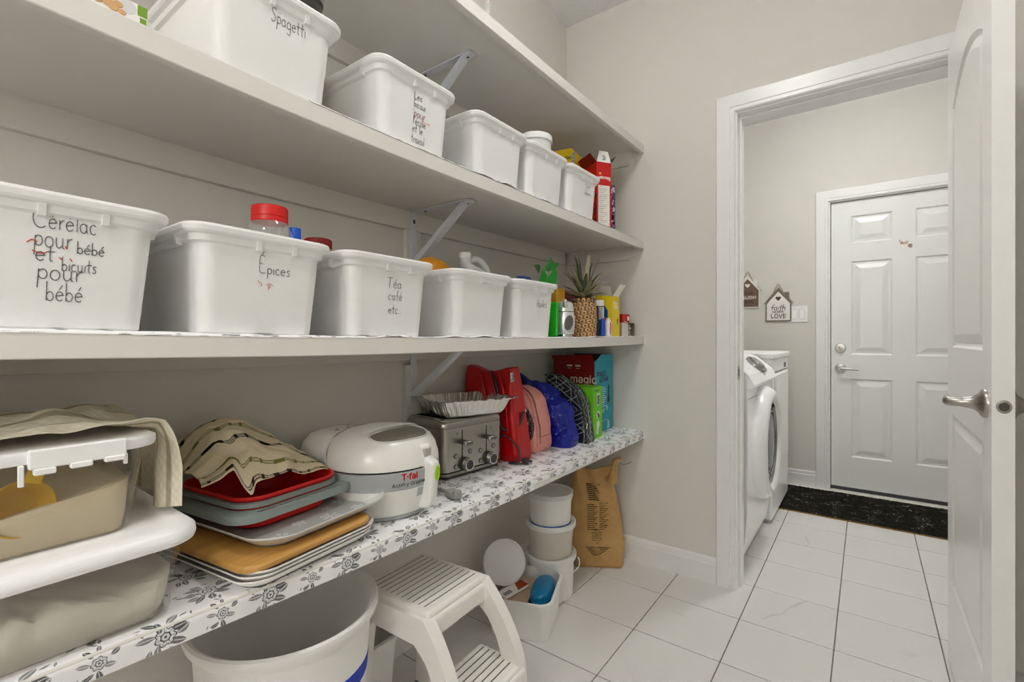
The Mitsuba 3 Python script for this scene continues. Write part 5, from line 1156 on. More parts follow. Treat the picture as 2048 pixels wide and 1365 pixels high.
obj('handle', soft(tube(spline([[.06, 1.668, zz + .20], [.045, 1.66, zz + .262], [.075, 1.655, zz + .286], [.12, 1.66, zz + .262], [.16, 1.665, zz + .20]], 6), .016, 12), .008, 30, 5, .008), 'vinyl', t, srgb(12, 22, 110), smooth=True)
t = thing('lunch_bag', 'black lunch bag with a white line pattern of triangles', 'bag')
lb = loft([bagring(.16, .338, 1.792, 1.865, zz, .012), bagring(.158, .340, 1.790, 1.867, zz + .02, .014), bagring(.155, .318, 1.785, 1.862, zz + .16, .014), bagring(.15, .290, 1.782, 1.855, zz + .225, .016), bagring(.13, .235, 1.785, 1.845, zz + .268, .016), bagring(.12, .19, 1.792, 1.835, zz + .285, .014)], True, True)
lb = soft(lb, .006, 12, 8, .010, keep=lambda v: np.clip((v[:, 2] - zz) / .03, 0, 1))
obj('bag', lb, 'triangle_print', t, smooth=True)
def tri_fn(p, n, uv):
    u, v = (p.x * .6 + p.y * .9) / .042, (p.z + .10 * p.x) / .042
    q = [u, (u + v) * .5 * 1.0, (u - v) * .5]
    def ln(w, k, th): f = w * k - dr.floor(w * k); return dr.minimum(f, 1 - f) < th
    big = ln(u + v, .5, .028) | ln(u - v, .5, .028) | ln(u, 1.0, .025)
    a_ = dr.floor(u); b_ = dr.floor(v); rr_ = mikit.cell_rand(a_, b_, 3)
    fine = dr.select(rr_ < .34, ln(u + v, 2.0, .09), dr.select(rr_ < .67, ln(u - v, 2.0, .09), ln(v, 3.0, .11)))
    keep = mikit.noise(u * .8, v * .8, 4.) > .34
    return dr.select(big | (fine & keep), mi.Color3f(.26, .29, .30), mi.Color3f(.010, .013, .017))
pmat('triangle_print', tri_fn, rough=.45)
obj('edge_seam', tube(spline([[.338, 1.792, zz + .004], [.332, 1.788, zz + .06], [.319, 1.784, zz + .16], [.292, 1.782, zz + .222]], 6), .0028, 6), 'satin', t, (.02, .02, .024), smooth=True)
obj('tag', xf(chbox(-.003, .003, -.024, .0, -.0008, .0008, .0003), frame([.336, 1.796, zz + .088], [0, 1, 0], [.05, 0, 1])), 'satin', t, (.80, .76, .45))
obj('seam', tube(spline([[.339, 1.829, zz + .01], [.331, 1.826, zz + .1], [.318, 1.822, zz + .165], [.29, 1.82, zz + .225]], 6), .0018, 6), 'satin', t, (.3, .32, .33), smooth=True)
t = thing('appliance_box', 'bright green carton with round pictures standing between the black bag and the blender box', 'box')
m, M = upright(.322, 1.925, zz, .108, .262, .232, -6); obj('carton', m, 'satin', t, srgb(98, 190, 14), smooth=False)
obj('picture', cat(decal(M, -.008, .152, .026, .042, r=.004)), 'satin', t, (.16, .16, .15)); obj('label', cat(decal(M, -.012, .148, .034, .052, r=.006)), 'satin', t, (.70, .70, .62))
scene[t + '__picture']['to_world'] = T4().translate([.0004, 0, 0])
for zc, c1, c2 in ((.105, (.72, .70, .66), (.12, .06, .05)), (.063, (.74, .72, .60), None)):
    obj('round_picture', xf(lathe([(.019, 0), (.0185, .0006)], 24), M @ translation_matrix([.004, zc, 0]) @ np.diag([1, .9, 1, 1])), 'satin', t, c1)
    if c2: obj('fruit', cat(xf(lathe([(.011, .0004), (.010, .0014)], 18), M @ translation_matrix([.007, zc - .003, 0])), xf(lathe([(.006, .0004), (.005, .0016)], 18), M @ translation_matrix([-.002, zc + .006, 0]))), 'satin', t, c2)
obj('stamp', decal(M, -.018, .022, .026, .026), 'satin', t, (.72, .70, .62)); obj('heading', cat(*[decal(M, -.038, .212 - .0 * i, .05, .004) for i in range(1)]), 'satin', t, srgb(40, 80, 10))
t = thing('appliance_box', 'tall dark red and turquoise blender carton with an open top in the shelf corner', 'box')
MBX = (.050, .272, 1.992, 2.186); hh_ = .335
cart = cut(box(*MBX, zz, zz + hh_), box(MBX[0] + .0015, MBX[1] - .0015, MBX[2] + .0015, MBX[3] - .0015, zz + .0015, zz + hh_ + .01))
obj('carton', cart, 'satin', t, srgb(28, 140, 160), smooth=False)
FRD = frame([MBX[0], MBX[2], zz], [1, 0, 0], [0, 0, 1])      # faces -y
obj('red_panel', decal(FRD, .0005, .0005, MBX[1] - MBX[0] - .001, hh_ - .001), 'satin', t, srgb(128, 10, 16)); obj('flap', xf(prism([(.0, 0), (.221, 0), (.216, .036), (-.006, .030)], .0008, 'z', 0), frame([MBX[0], MBX[2], zz + hh_], [1, 0, 0], [0, -.35, 1])), 'satin', t, srgb(128, 10, 16), smooth=False)
obj('flap', xf(prism([(.0, 0), (.19, 0), (.178, .034), (.055, .036)], .0008, 'z', 0), frame([MBX[1], MBX[2], zz + hh_], [0, 1, 0], [.18, 0, 1])), 'satin', t, srgb(30, 150, 170), smooth=False)
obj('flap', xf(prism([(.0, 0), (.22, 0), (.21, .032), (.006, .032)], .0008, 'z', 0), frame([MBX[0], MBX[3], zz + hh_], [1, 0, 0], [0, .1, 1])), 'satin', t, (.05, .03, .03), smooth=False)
FRT = FRD @ translation_matrix([0, 0, .0004])
obj('lettering', cat(text('magic', .036, FRT @ translation_matrix([.092, .236, 0]), True)), 'satin', t, (.66, .60, .55))
obj('stamps', cat(decal(FRT, .075, .312, .030, .008), decal(FRT, .120, .312, .028, .008), decal(FRT, .080, .302, .020, .003), decal(FRT, .124, .302, .020, .003)), 'satin', t, (.62, .55, .45))
FBL = frame([MBX[1], MBX[2], zz], [0, 1, 0], [0, 0, 1])
obj('blue_panel', decal(FBL, .0005, .0005, MBX[3] - MBX[2] - .001, hh_ - .001), 'satin', t, srgb(28, 148, 168))
FBT = FBL @ translation_matrix([0, 0, .0004])
obj('side_lettering', cat(text('magic', .026, FBT @ translation_matrix([.020, .268, 0]), True), text('bullet', .026, FBT @ translation_matrix([.050, .240, 0]), True)), 'satin', t, srgb(34, 24, 80))
obj('small_print', cat(*[decal(FBT, .075, .21 - .010 * i, .03 + .02 * ((i * 3) % 4) / 3, .004) for i in range(10)], *[decal(FBT, .080, .105 - .007 * i, .02, .0035) for i in range(3)], *[decal(FBT, .120, .115 - .007 * i, .02, .0035) for i in range(3)], *[decal(FBT, .135 + .012 * (i % 2), .012 + .012 * (i // 2), .009, .009) for i in range(6)], decal(FBT, .06, .052, .09, .002)), 'satin', t, (.55, .70, .72))
obj('blender_picture', cat(decal(FBT, .140, .165, .013, .055, r=.003), decal(FBT, .136, .135, .021, .032, r=.004)), 'satin', t, (.03, .03, .05))
t = thing('snack_pack', 'thin green and white packet lying in front of the blue bag', 'packet')
MP2 = translation_matrix([.272, 1.752, zl(1.75)]) @ rz(-14); obj('packet', xf(rbox(-.018, .018, -.065, .065, 0, .012, .005, 8), MP2), 'gloss', t, srgb(60, 150, 40)); obj('print', cat(xf(rbox(-.012, .0185, -.066, -.036, .004, .0125, .003, 6), MP2), xf(rbox(-.012, .014, -.02, .03, .010, .0125, .001, 6), MP2)), 'gloss', t, (.70, .72, .68))
# ---------------------------------------------------------------- on the pantry floor
WP = (.76, .755, .735)
t = thing('wash_tub', 'large round white tub with a blue band standing under the lowest shelf', 'tub')
TC = translation_matrix([.208, .572, 0])
def tb(prof, cap0=True, cap1=True, n=72): return xf(lathe(prof, n, cap0, cap1), TC)
obj('tub', tb([(.150, 0), (.156, .004), (.170, .20), (.1835, .408), (.1845, .424), (.192, .430), (.199, .440), (.2025, .451), (.2020, .459), (.197, .463), (.190, .460), (.1835, .452), (.1805, .436), (.1665, .20), (.152, .012), (.10, .008)]), 'bin_plastic', t, WP, smooth=40)
bn = lambda z: .1565 + (z - .004) * .0663
rg = []
for z, k in ((0, 0), (0, 1), (1, 1), (1, 0)): pass
q = np.linspace(0, 2 * math.pi, 73)[:-1]; w_ = .008 + .016 * (.5 + .5 * np.cos(q + .75))
z_lo, z_hi = .318 - w_, .318 + w_
band = loft([np.column_stack([(bn(z) + o) * np.cos(q), (bn(z) + o) * np.sin(q), z]) for z, o in ((z_lo, -.0005), (z_lo, .0012), (z_hi, .0012), (z_hi, -.0005))], False, False)
obj('band', xf(band, TC), 'satin', t, srgb(10, 45, 165), smooth=40)
t = thing('dish_tub', 'white rectangular tub between the round tub and the step stool', 'tub')
def openbox(d, w, h, r, tap, M, rim=.010, th=.003, n=8):
    R = [rring(d - 2 * tap, w - 2 * tap, r * .8, 0, n), rring(d - 2 * tap + .004, w - 2 * tap + .004, r * .85, .004, n), rring(d, w, r, h - .012, n), rring(d + 2 * rim, w + 2 * rim, r + rim, h - .008, n), rring(d + 2 * rim, w + 2 * rim, r + rim, h - .002, n), rring(d + 2 * rim - .006, w + 2 * rim - .006, r + rim, h, n), rring(d - 2 * th, w - 2 * th, r, h - .002, n), rring(d - 2 * tap - 2 * th, w - 2 * tap - 2 * th, r * .8, .006, n)]
    return xf(loft(R, True, True), M)
obj('tub', openbox(.135, .160, .195, .035, .015, translation_matrix([.088, .872, 0])), 'bin_plastic', t, WP, smooth=40)
# step stool
t = thing('step_stool', 'cream plastic two-step stool with dark grooves in its steps', 'step stool')
SC = (.74, .725, .685); ST = translation_matrix([0, .897, 0]) @ rz(3, (.32, 0, 0))
S = lambda m: xf(m, ST)
gro = [box(.214 + .0195 * i, .2182 + .0195 * i, -.100, .100, .4165, .43) for i in range(11)]
top = rbox(.196, .440, -.118, .118, .396, .4200, .012, 14)
obj('top_step', S(cut(top, *gro)), 'satin', t, SC, smooth=30)
for i in range(11): obj('groove', S(box(.2141 + .0195 * i, .2181 + .0195 * i, -.0999, .0999, .4158, .4190)), 'matte', t, (.13, .125, .11), smooth=False)
obj('top_apron', S(cut(rbox(.400, .446, -.126, .126, .346, .405, .014, 12), xf(cyl([.35, 0, .02], [.5, 0, .02], .336, 64), np.eye(4)))), 'satin', t, SC, smooth=35); obj('back_apron', S(rbox(.190, .215, -.12, .12, .34, .405, .010, 10)), 'satin', t, SC, smooth=35)
side = sg.Polygon([(.196, .408), (.436, .408)] + [tuple(p) for p in spline([[.446, .398], [.478, .360], [.513, .305], [.538, .250], [.550, .205]], 5)] + [(.562, .0), (.508, .0)] + [tuple(p) for p in spline([[.506, .08], [.503, .16], [.488, .240], [.455, .308], [.410, .345]], 5)] + [(.262, .348), (.240, .32), (.214, 0), (.160, 0)])
def frame_side(sgn):
    m = trimesh.creation.extrude_polygon(side.buffer(-.004).buffer(.004), .034, engine='earcut'); v, f = trimesh.remesh.subdivide_to_size(m.vertices, m.faces, .05); v = np.array(v)
    y0_ = (.096 + (v[:, 2])) * sgn; fl_ = .026 * (1 - v[:, 1] / .41); y0_ = y0_ + sgn * fl_
    return trimesh.Trimesh(np.column_stack([v[:, 0], y0_, v[:, 1]]), f if sgn < 0 else np.asarray(f)[:, ::-1], process=True)
for s_ in (-1, 1):
    m = frame_side(s_); trimesh.repair.fix_normals(m); obj('side_frame', S(m), 'satin', t, SC, smooth=30)
gro = [box(.424 + .0195 * i, .4282 + .0195 * i, -.122, .122, .2065, .22) for i in range(6)]
obj('lower_step', S(cut(rbox(.402, .552, -.134, .134, .184, .2100, .012, 14), *gro)), 'satin', t, SC, smooth=30)
for i in range(6): obj('groove', S(box(.4241 + .0195 * i, .4281 + .0195 * i, -.1219, .1219, .2058, .2091)), 'matte', t, (.13, .125, .11), smooth=False)
obj('lower_apron', S(rbox(.520, .560, -.140, .140, .110, .198, .014, 12)), 'satin', t, SC, smooth=35)
obj('rubber_foot', S(cat(*[rbox(x_ - .03, x_ + .03, y_ - .02, y_ + .02, .0, .012, .005, 8) for x_, y_ in ((.188, -.138), (.188, .138), (.534, -.138), (.534, .138))])), 'satin', t, (.10, .10, .10))
# floor bin and what stands in it
FBM = translation_matrix([.238, 1.490, 0]) @ rz(21)
t = thing('floor_bin', 'low white plastic bin standing on the floor beside the step stool', 'bin')
obj('bin', openbox(.232, .262, .140, .040, .010, FBM, .008), 'bin_plastic', t, WP, smooth=40)
obj('sticker', xf(chbox(-.024, .022, -.040, .030, 0, .0006, .0002), FBM @ translation_matrix([.055, .131, .078]) @ frame([0, 0, 0], [-1, 0, 0], [0, .08, 1])), 'satin', t, (.62, .61, .58)); obj('sticker_print', xf(cat(box(-.016, .004, -.030, .010, .0006, .001), box(.008, .014, -.03, .02, .0006, .001)), FBM @ translation_matrix([.055, .131, .078]) @ frame([0, 0, 0], [-1, 0, 0], [0, .08, 1])), 'satin', t, (.3, .3, .3), smooth=False)
t = thing('food_container', 'reddish translucent food container lying in the low floor bin', 'container')
obj('body', xf(rbox(-.092, .02, -.095, .100, .0085, .104, .02, 12), FBM), 'gloss2', t, srgb(158, 134, 118), smooth=40); obj('lid', xf(rbox(-.096, .024, -.099, .104, .1045, .112, .0035, 8), FBM), 'gloss2', t, srgb(186, 160, 142), smooth=40)
t = thing('food_container', 'bright blue plastic container lid standing in the low floor bin', 'container')
bl = loft([np.column_stack([.040 * k * np.sign(np.cos(a)) * np.abs(np.cos(a)) ** .8, .086 * k * np.sign(np.sin(a)) * np.abs(np.sin(a)) ** .8, 0 * a + z]) for z, k in ((.010, .8), (.014, .88), (.106, 1.0), (.122, 1.0), (.130, .92), (.136, .78), (.139, .4))], True, True)
obj('lid', xf(bl, FBM @ translation_matrix([.066, .022, 0]) @ rotation_matrix(-.06, [0, 1, 0])), 'gloss2', t, srgb(12, 118, 165), smooth=45); obj('rim', xf(loft([np.column_stack([.0415 * k * np.sign(np.cos(a)) * np.abs(np.cos(a)) ** .8, .0875 * k * np.sign(np.sin(a)) * np.abs(np.sin(a)) ** .8, 0 * a + z]) for z, k in ((.104, 1.0), (.104, 1.03), (.110, 1.03), (.110, 1.0))], False, False), FBM @ translation_matrix([.066, .022, 0]) @ rotation_matrix(-.06, [0, 1, 0])), 'gloss2', t, srgb(20, 140, 185), smooth=30)
t = thing('snack_packet', 'white and red snack packet lying on the food container in the low floor bin', 'packet')
MK = FBM @ translation_matrix([-.040, -.020, .116]) @ rz(62) @ rotation_matrix(.12, [1, 0, 0])
obj('packet', xf(rbox(-.075, .060, -.022, .026, 0, .010, .0045, 8), MK), 'gloss', t, (.74, .71, .68)); obj('print', xf(cat(prism([(.0, -.018), (.058, -.016), (.056, .022), (.02, .020)], .0008, 'z', .0098)), MK), 'gloss', t, srgb(150, 50, 22), smooth=False); obj('bars', xf(cat(*[box(-.062 + .010 * i, -.056 + .010 * i, -.012, .004, .0098, .0106) for i in range(4)]), MK), 'gloss', t, (.06, .06, .06), smooth=False)
t = thing('bucket_cover', 'round greyish white bucket lid leaning on the wall above the low floor bin', 'lid')
nrm = np.array([.66, -.52, .34]); nrm /= np.linalg.norm(nrm); ex = np.cross([0, 0, 1], nrm)
ML = frame([.150, 1.470, .203], ex, np.cross(nrm, ex))
obj('lid', xf(lathe([(.082, -.010), (.0845, -.009), (.0850, -.002), (.0835, .0006), (.0790, .0012), (.0770, -.0008), (.070, -.0016), (.03, -.0016)], 56), ML), 'bin_plastic', t, (.70, .69, .69), smooth=40)
# stacked buckets
BC = (.208, 1.712)
def bucket(label, z, h, r0, r1, rr, lid, col):
    t = thing('bucket', label, 'bucket')
    b = lambda p, c0=True, c1=True: move(lathe(p, 56, c0, c1), BC[0], BC[1], z)
    obj('pail', b([(r0 - .004, 0), (r0, .004), (r1, h - .026)]), 'bin_plastic', t, col, smooth=40)
    obj('collar', b([(r1, h - .030), (r1 + .003, h - .030), (r1 + .0035, h - .020), (rr - .003, h - .020)], False, False), 'bin_plastic', t, col, smooth=30)
    obj('lid', b([(rr - .002, h - .020), (rr, h - .019), (rr + .001, h - .003), (rr - .001, h), (rr - .006, h + .0005), (rr - .009, h - .004), (rr - .012, h - .0065), (.02, h - .0065)], False, True), 'bin_plastic', t, lid, smooth=40)
    return t
bk = bucket('white bucket with a wire handle at the bottom of the bucket stack', 0, .178, .092, .099, .108, (.74, .735, .72), WP)
hq = np.linspace(-.2, math.pi + .2, 24)
obj('handle', tube(np.column_stack([BC[0] + .104 * np.cos(hq) * .80 + .03, BC[1] - .02 + .104 * np.cos(hq) * .62 + .036 * np.sin(hq) , .150 - .075 * np.sin(hq)]), .0025, 8), 'satin', bk, (.72, .72, .70), smooth=True)
obj('ear', rbox(BC[0] + .070, BC[0] + .088, BC[1] + .052, BC[1] + .070, .118, .152, .004, 8), 'satin', bk, (.06, .06, .06))
bucket('translucent white bucket in the middle of the bucket stack', .1725, .138, .087, .097, .106, (.72, .72, .70), srgb(196, 190, 180))
b1 = bucket('small white bucket with a grey lid on top of the bucket stack', .3050, .128, .084, .0885, .0945, (.60, .60, .59), WP)
obj('blue_ring', move(lathe([(.0845, .0), (.0865, .0005), (.0868, .003), (.085, .004)], 48, False, False), BC[0], BC[1], .3052), 'satin', b1, srgb(30, 90, 170))
# paper sack
t = thing('paper_sack', 'tall brown paper flour sack leaning in the corner under the lowest shelf', 'paper sack')
SX = np.array([.86, .51, 0]); SN = np.array([.51, -.86, 0]); SO = np.array([.238, 2.075, 0])
def sring(z, w, d, lx=0., ln=0., r=.03):
    q = rrect(w, d, min(r, d * .45), 8); return SO + np.outer(q[:, 0] + lx, SX) + np.outer(-q[:, 1] + ln, SN) + np.outer(np.full(len(q), z), [0, 0, 1])
sk = loft([sring(.001, .225, .115, .004, .0, .02), sring(.012, .240, .128, .004, .0, .03), sring(.08, .250, .135, .002), sring(.18, .246, .125, -.004), sring(.28, .228, .100, -.012), sring(.36, .206, .064, -.018, .012), sring(.41, .190, .036, -.016, .024, .016), sring(.440, .178, .020, -.010, .034, .009), sring(.458, .168, .010, -.004, .040, .004)], True, True)
trimesh.repair.fix_normals(sk)
def crease(v):
    u = (v - SO) @ SX; return None
sk = soft(sk, .012, 8, 12, .009, keep=lambda v: np.clip(v[:, 2] / .05, 0, 1) * np.clip((.47 - v[:, 2]) / .05, .15, 1))
v = sk.vertices; u = (v - SO) @ SX; hi = np.clip((v[:, 2] - .20) / .26, 0, 1)
v += np.outer(.010 * hi * np.sin(u * 75 + v[:, 2] * 20), SN); v[:, 2] += np.clip((u - .0) / .09, 0, 1) ** 1.2 * hi ** 2 * .030
obj('sack', sk, 'kraft_paper', t, smooth=40)
def kraft(p, n, uv):
    f = mikit.fbm(p.x * 60, p.y * 60, p.z * 60); g = mikit.fbm(p.x * 9, p.y * 9, p.z * 9)
    return mikit.mix(srgb(166, 126, 78), srgb(196, 158, 104), .5 * f + .5 * g)
pmat('kraft_paper', kraft, rough=.6, spec=.25)
neck = tube(spline([SO + SX * .070 + SN * .036 + [0, 0, .40], SO + SX * .080 + SN * .042 + [0, 0, .455], SO + SX * .088 + SN * .044 + [0, 0, .497], SO + SX * .112 + SN * .040 + [0, 0, .505]], 6), np.concatenate([np.linspace(.030, .016, 10), np.linspace(.016, .010, 9)]), 14)
obj('twisted_corner', soft(neck, .005, 30, 4, .008), 'kraft_paper', t, smooth=40)
obj('string', tube(spline([SO + SX * .060 + SN * .046 + [0, 0, .470], SO + SX * .10 + SN * .046 + [0, 0, .490], SO + SX * .13 + SN * .03 + [0, 0, .478], SO + SX * .165 + SN * .02 + [0, 0, .490]], 6), .0012, 6), 'satin', t, srgb(110, 100, 80), smooth=True)
# print projected on the front of the sack
inter = trimesh.ray.ray_triangle.RayMeshIntersector(sk)
def on_sack(m2d):
    """lay a flat print (in u along the sack, z up) on the sack's front"""
    v = m2d.vertices; o = SO + np.outer(v[:, 0], SX) + np.outer(v[:, 1], [0, 0, 1]) + SN * .4
    loc, ri, _ = inter.intersects_location(o, np.tile(-SN, (len(o), 1)), multiple_hits=False)
    d = np.full(len(v), np.nan); d[ri] = (loc - SO) @ SN; 
    if np.isnan(d).any(): d[np.isnan(d)] = np.nanmedian(d)
    return trimesh.Trimesh(SO + np.outer(v[:, 0], SX) + np.outer(v[:, 1], [0, 0, 1]) + np.outer(d + .0008 + v[:, 2], SN), m2d.faces, process=False)
def line(u0, u1, z, h): 
    n = max(2, int((u1 - u0) / .006)); g = sg.LineString([(u0 + (u1 - u0) * i / n, z) for i in range(n + 1)]).buffer(h / 2, cap_style=2)
    v, f = trimesh.creation.triangulate_polygon(g.segmentize(.006), engine='earcut'); return trimesh.Trimesh(np.column_stack([v, 0 * v[:, 0]]), f, process=False)
pr = []
for i in range(14): pr.append(line(-.045, -.010 + .006 * ((i * 5) % 3), .29 - .0085 * i, .0028)); 
for i in range(15): pr.append(line(.012, .052 - .008 * ((i * 7) % 3), .30 - .0085 * i, .0026))
for i in range(9): pr.append(line(-.050 + .005 * i * .3, .012 - .005 * ((i * 3) % 4), .385 - .010 * i * .9, .0036))
for a_, b_, z_ in ((-.022, .020, .166), (-.022, .020, .130)): pr.append(line(a_, b_, z_, .0018))
for a_, b_ in ((-.022, -.0202), (.018, .020)): pr.append(line(a_, b_, .148, .036))
for i in range(3): pr.append(line(-.016, .012, .158 - .009 * i, .0026))
pr.append(line(-.014, .012, .176, .0030)); pr.append(line(-.004, .008, .118, .0026))
for i in range(6): pr.append(line(-.052 + .006 * i, .060 - .010 * i, .098 - .0068 * i, .0030))
obj('print', cat(*[on_sack(m_) for m_ in pr]), 'matte', t, srgb(50, 38, 26), smooth=True)

# ---------------------------------------------------------------- laundry room
t = thing('washing_machine', 'white front-loading washing machine with a round dark glass door', 'washing machine')
WM = (.80, .81, .815); wy0, wy1 = 2.385, 3.065; yc = (wy0 + wy1) / 2
prof = [(.10, .012), (.795, .012), (.815, .05), (.832, .14), (.842, .27), (.846, .5), (.842, .80), (.838, .835), (.10, .835)]
obj('cabinet', man2 := tm(man(prism(prof, wy1 - wy0, 'y', wy0))), 'gloss2', t, WM, smooth=25)
cp = [(.10, .836), (.848, .836), (.868, .846), (.872, .858), (.846, .905), (.770, .968), (.735, .982), (.10, .985)]
obj('control_panel', prism(sg.Polygon(cp).buffer(-.006).buffer(.006), wy1 - wy0 - .004, 'y', wy0 + .002), 'gloss2', t, WM, smooth=35)
dm = frame([.815, yc + .03, .932], [0, 1, 0], [-.77, 0, .64])
obj('dial_ring', xf(loft([np.column_stack([.080 * k * np.cos(a), .058 * k * np.sin(a), 0 * a + z]) for z, k in ((0, 1), (.010, 1.0), (.014, .95), (.014, .84), (.006, .80))], True, False), dm), 'chrome', t, (.55, .56, .56), smooth=40); obj('dial', xf(lathe([(.036, .0), (.036, .022), (.033, .026), (.026, .026)], 40), dm), 'chrome', t, (.62, .63, .63), smooth=40); obj('dial_face', xf(loft([np.column_stack([.066 * np.cos(a), .047 * np.sin(a), 0 * a + z]) for z in (.003, .006)], True, True), dm), 'satin', t, (.35, .35, .36))
obj('drawer_grip', xf(rbox(-.05, .05, -.022, .022, -.004, .003, .003, 8), frame([.832, wy0 + .16, .908], [0, 1, 0], [-.62, 0, .78])), 'satin', t, (.58, .59, .60)); obj('vent', cat(*[xf(box(-.02, .02, -.003, .001, -.001, .0015), frame([.792, wy0 + .075, .952 + .006 * i], [0, 1, 0], [-.8, 0, .6])) for i in range(3)]), 'satin', t, (.4, .4, .4), smooth=False)
DMX = frame([.842, yc, .545], [0, 1, 0], [0, 0, 1])
def door_ring(prof, **k): return xf(lathe(prof, 80, **k), DMX @ np.diag([1, 1.06, 1, 1]))
obj('door_ring', door_ring([(.262, -.01), (.268, .010), (.264, .036), (.250, .058), (.228, .068), (.206, .060), (.192, .036), (.186, .018)], cap0=False, cap1=False), 'gloss2', t, WM, smooth=45)
obj('door_glass', door_ring([(.190, .016), (.183, .034), (.160, .044), (.10, .050), (.03, .052)], cap0=False), 'dark_glass', t, (.035, .036, .038), smooth=45); obj('glass_trim', door_ring([(.197, .030), (.199, .046), (.192, .050), (.184, .040)], cap0=False, cap1=False), 'chrome', t, (.30, .30, .31), smooth=40); obj('inner_ring', door_ring([(.150, .0455), (.151, .049), (.146, .0505), (.144, .0475)], cap0=False, cap1=False), 'chrome', t, (.4, .4, .4), smooth=40)
obj('seam', xf(box(.84, .8468, wy0 + .01, wy1 - .01, .7905, .7925), np.eye(4)), 'satin', t, (.4, .4, .4), smooth=False)
obj('kick_seam', tube(spline([[.8195, wy0 + .02, .085], [.826, yc - .1, .125], [.828, yc, .13]], 6), .0018, 6), 'satin', t, (.5, .5, .5))
t = thing('dryer', 'white clothes dryer standing beyond the washing machine', 'dryer')
dy0, dy1 = 3.085, 3.765
obj('cabinet', chbox(.10, .845, dy0, dy1, .02, .955, .012), 'gloss2', t, WM, smooth=30); obj('top', chbox(.08, .855, dy0 - .002, dy1 + .002, .952, .985, .006), 'gloss2', t, WM, smooth=30); obj('plinth', box(.12, .82, dy0 + .01, dy1 - .01, 0, .02), 'satin', t, (.3, .3, .3), smooth=False)
obj('door', chbox(.842, .856, dy0 + .08, dy1 - .08, .32, .86, .006), 'gloss2', t, WM, smooth=30); obj('display', rbox(.844, .848, dy1 - .20, dy1 - .13, .885, .915, .0015, 6), 'satin', t, (.12, .12, .13)); obj('control_slot', box(.844, .8465, dy0 + .05, dy1 - .05, .868, .874), 'satin', t, (.12, .12, .12), smooth=False)
# door mat
def mat_fn(p, n, uv):
    k = mikit.fbm(p.x * 160, p.y * 160, 0.); s = mikit.smoothstep(.80, .86, mikit.noise(p.x * 210, p.y * 210, 3.)); h = mikit.smoothstep(.62, .8, mikit.noise(p.x * 70 + 9, p.y * 170, 5.))
    c = mikit.mix((.008, .008, .007), (.040, .036, .028), k * k + .3 * h); return mikit.mix(c, (.34, .32, .28), s * mikit.smoothstep(.5, .7, mikit.noise(p.x * 23, p.y * 23, 1.)))
pmat('mat_pile', mat_fn, kind='diffuse')
gx_, gy_ = np.meshgrid(np.linspace(.77, 1.98, 240), np.linspace(3.412, 3.985, 116), indexing='ij'); zz_ = .0095 + .006 * (meshkit.noise(np.stack([gx_ * 150, gy_ * 150, 0 * gx_], -1), 5) - .5); ed = np.minimum.reduce([gx_ - .77, 1.98 - gx_, gy_ - 3.412, 3.985 - gy_]); zz_ = np.where(ed < .004, .001, zz_)
ii = np.arange(240 * 116).reshape(240, 116); aa, bb, cc, dd = ii[:-1, :-1].ravel(), ii[1:, :-1].ravel(), ii[1:, 1:].ravel(), ii[:-1, 1:].ravel()
t = thing('door_mat', 'black bristly door mat on the tiles in front of the outside door', 'door mat')
obj('pile', trimesh.Trimesh(np.stack([gx_, gy_, zz_], -1).reshape(-1, 3), np.vstack([np.stack([aa, bb, cc], 1), np.stack([aa, cc, dd], 1)]), process=False), 'mat_pile', t, smooth=True); obj('edging', cat(box(.766, 1.984, 3.408, 3.412, .0002, .007), box(.766, .770, 3.408, 3.989, .0002, .007)), 'matte', t, srgb(120, 96, 60), smooth=False)
single('threshold', chbox(1.075, 2.008, LF - .05, LF + .06, .0003, .006, .002), 'satin', 'pale strip of floor in front of the dark sweep of the outside door', 'threshold', (.62, .60, .55), smooth=False)
# light switch plate
t = thing('light_switch', 'white double rocker switch plate on the wall beside the house sign', 'light switch')
FSW = np.eye(4); FSW[:3, 0] = [1, 0, 0]; FSW[:3, 1] = [0, 0, 1]; FSW[:3, 2] = [0, -1, 0]; FSW[:3, 3] = [.877, LF, 1.249]
obj('plate', xf(rbox(-.059, .059, -.059, .059, -.001, .006, .003, 8), FSW), 'satin', t, (.80, .80, .79))
for x_ in (-.0235, .0235): obj('rocker', xf(rbox(x_ - .0165, x_ + .0165, -.034, .034, .004, .0085, .0015, 6), FSW), 'satin', t, (.83, .83, .82)); obj('rocker_gap', xf(box(x_ - .0180, x_ + .0180, -.0355, .0355, .0055, .0063), FSW), 'matte', t, (.35, .35, .34), smooth=False)
for x_ in (-.0235, .0235):
    for z_ in (-.046, .046): obj('screw', xf(lathe([(.003, .0058), (.0028, .0066)], 10), FSW @ translation_matrix([x_, z_, 0])), 'satin', t, (.6, .6, .58))
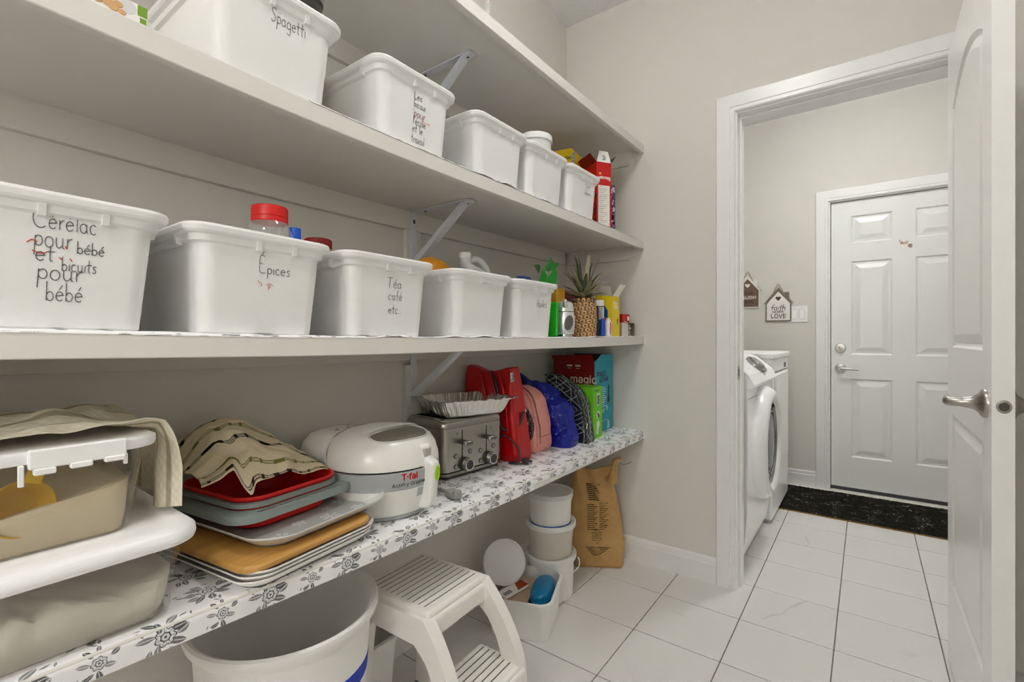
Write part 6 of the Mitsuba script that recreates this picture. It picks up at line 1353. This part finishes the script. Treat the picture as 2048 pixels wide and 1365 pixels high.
# house shaped wall signs
def sign(cx, cz, back, face, ink, lines, label, dark):
    t = thing('house_sign', label, 'wall sign')
    M = FSW.copy(); M[:3, 3] = [cx, LF - .012, cz]
    w = .160; ev = .128; pk = .232
    backp = union_all([sg.Polygon([(-w / 2 - .004, -.004), (w / 2 + .004, -.004), (w / 2 + .004, ev + .005), (0, pk + .012), (-w / 2 - .004, ev + .005)]), sg.Polygon([(-.100, ev - .002), (0, pk - .002), (.100, ev - .002), (.092, ev + .010), (0, pk + .016), (-.092, ev + .010)]), sg.box(.038, .17, .070, .212)])
    obj('back_board', xf(move(trimesh.creation.extrude_polygon(backp, .007, engine='earcut'), 0, 0, -.008), M), 'matte', t, back, smooth=False)
    fp = sg.Polygon([(-w / 2 + .004, .004), (w / 2 - .004, .004), (w / 2 - .004, ev), (0, pk - .014), (-w / 2 + .004, ev)])
    obj('face_board', xf(move(trimesh.creation.extrude_polygon(fp, .004, engine='earcut'), 0, 0, -.001), M), 'matte', t, face, smooth=False)
    F2 = M @ translation_matrix([0, 0, .0032])
    ht = sg.Polygon([(0, -.018), (.017, 0)] + arc(.0085, .003, .0088, .009, -10, 170, 8) + arc(-.0085, .003, .0088, .009, 10, 190, 8) + [(-.017, 0)]).buffer(0)
    obj('heart', xf(trimesh.creation.extrude_polygon(ht, .0007, engine='earcut'), F2 @ translation_matrix([0, .168, 0]) @ np.diag([1.05, 1.05, 1, 1])), 'matte', t, ink if not dark else (.75, .72, .66), smooth=False)
    for kind, s_, x_, y_, h_, c_ in lines:
        if kind == 'hand': m = hand_s(s_, h_, F2 @ translation_matrix([x_, y_, 0]))
        else: m = text(s_, h_, F2 @ translation_matrix([x_, y_, 0]), True, .0007, True, sx=kind)
        obj('lettering', m, 'matte', t, c_)
    obj('swirl', strokes([spline([[-.045, .0145], [-.02, .0175], [0, .014], [.02, .0175], [.045, .0145]], 4)[:, :2], [(-.006, .0155), (.006, .0155)]], .0016, F2), 'matte', t, ink if not dark else (.1, .08, .07))
    obj('hanger', tube(np.array([[cx - .036, LF - .010, cz + .200], [cx - .010, LF - .011, cz + .262], [cx, LF - .011, cz + .276], [cx + .010, LF - .011, cz + .262], [cx + .036, LF - .010, cz + .200]]), .0022, 8), 'matte', t, srgb(150, 130, 100), smooth=True)
    return t
def hand_s(s, h, M):
    x = 0; L = []
    for ch in s:
        g_, adv = HAND[ch]
        for l in g_: L.append([((x + a_) * h + .25 * b_ * h, b_ * h) for a_, b_ in spline(l, 3)[:, :2]] if len(l) > 2 else [((x + a_) * h + .25 * b_ * h, b_ * h) for a_, b_ in l])
        x += adv + .02
    return xf(strokes(L, .0042, np.eye(4)), M)
INKS = (.075, .066, .055)
sign(.749, 1.203, srgb(122, 116, 104), (.78, .765, .73), INKS, [('hand', 'faith', -.052, .080, .040, INKS), (1.25, 'HOPE', 0, .058, .0165, INKS), (1.0, 'LOVE', .001, .022, .0285, INKS)], 'white house sign reading faith HOPE LOVE beside the switch plate', False)
sign(.540, 1.312, (.76, .74, .70), srgb(116, 98, 86), INKS, [(1.15, 'LIVE', 0, .095, .022, (.06, .045, .04)), (1.05, 'LAUGH', 0, .062, .024, (.78, .75, .70)), (1.15, 'LOVE', 0, .030, .022, (.06, .045, .04))], 'brown house sign reading LIVE LAUGH LOVE, half hidden by the door jamb', True)
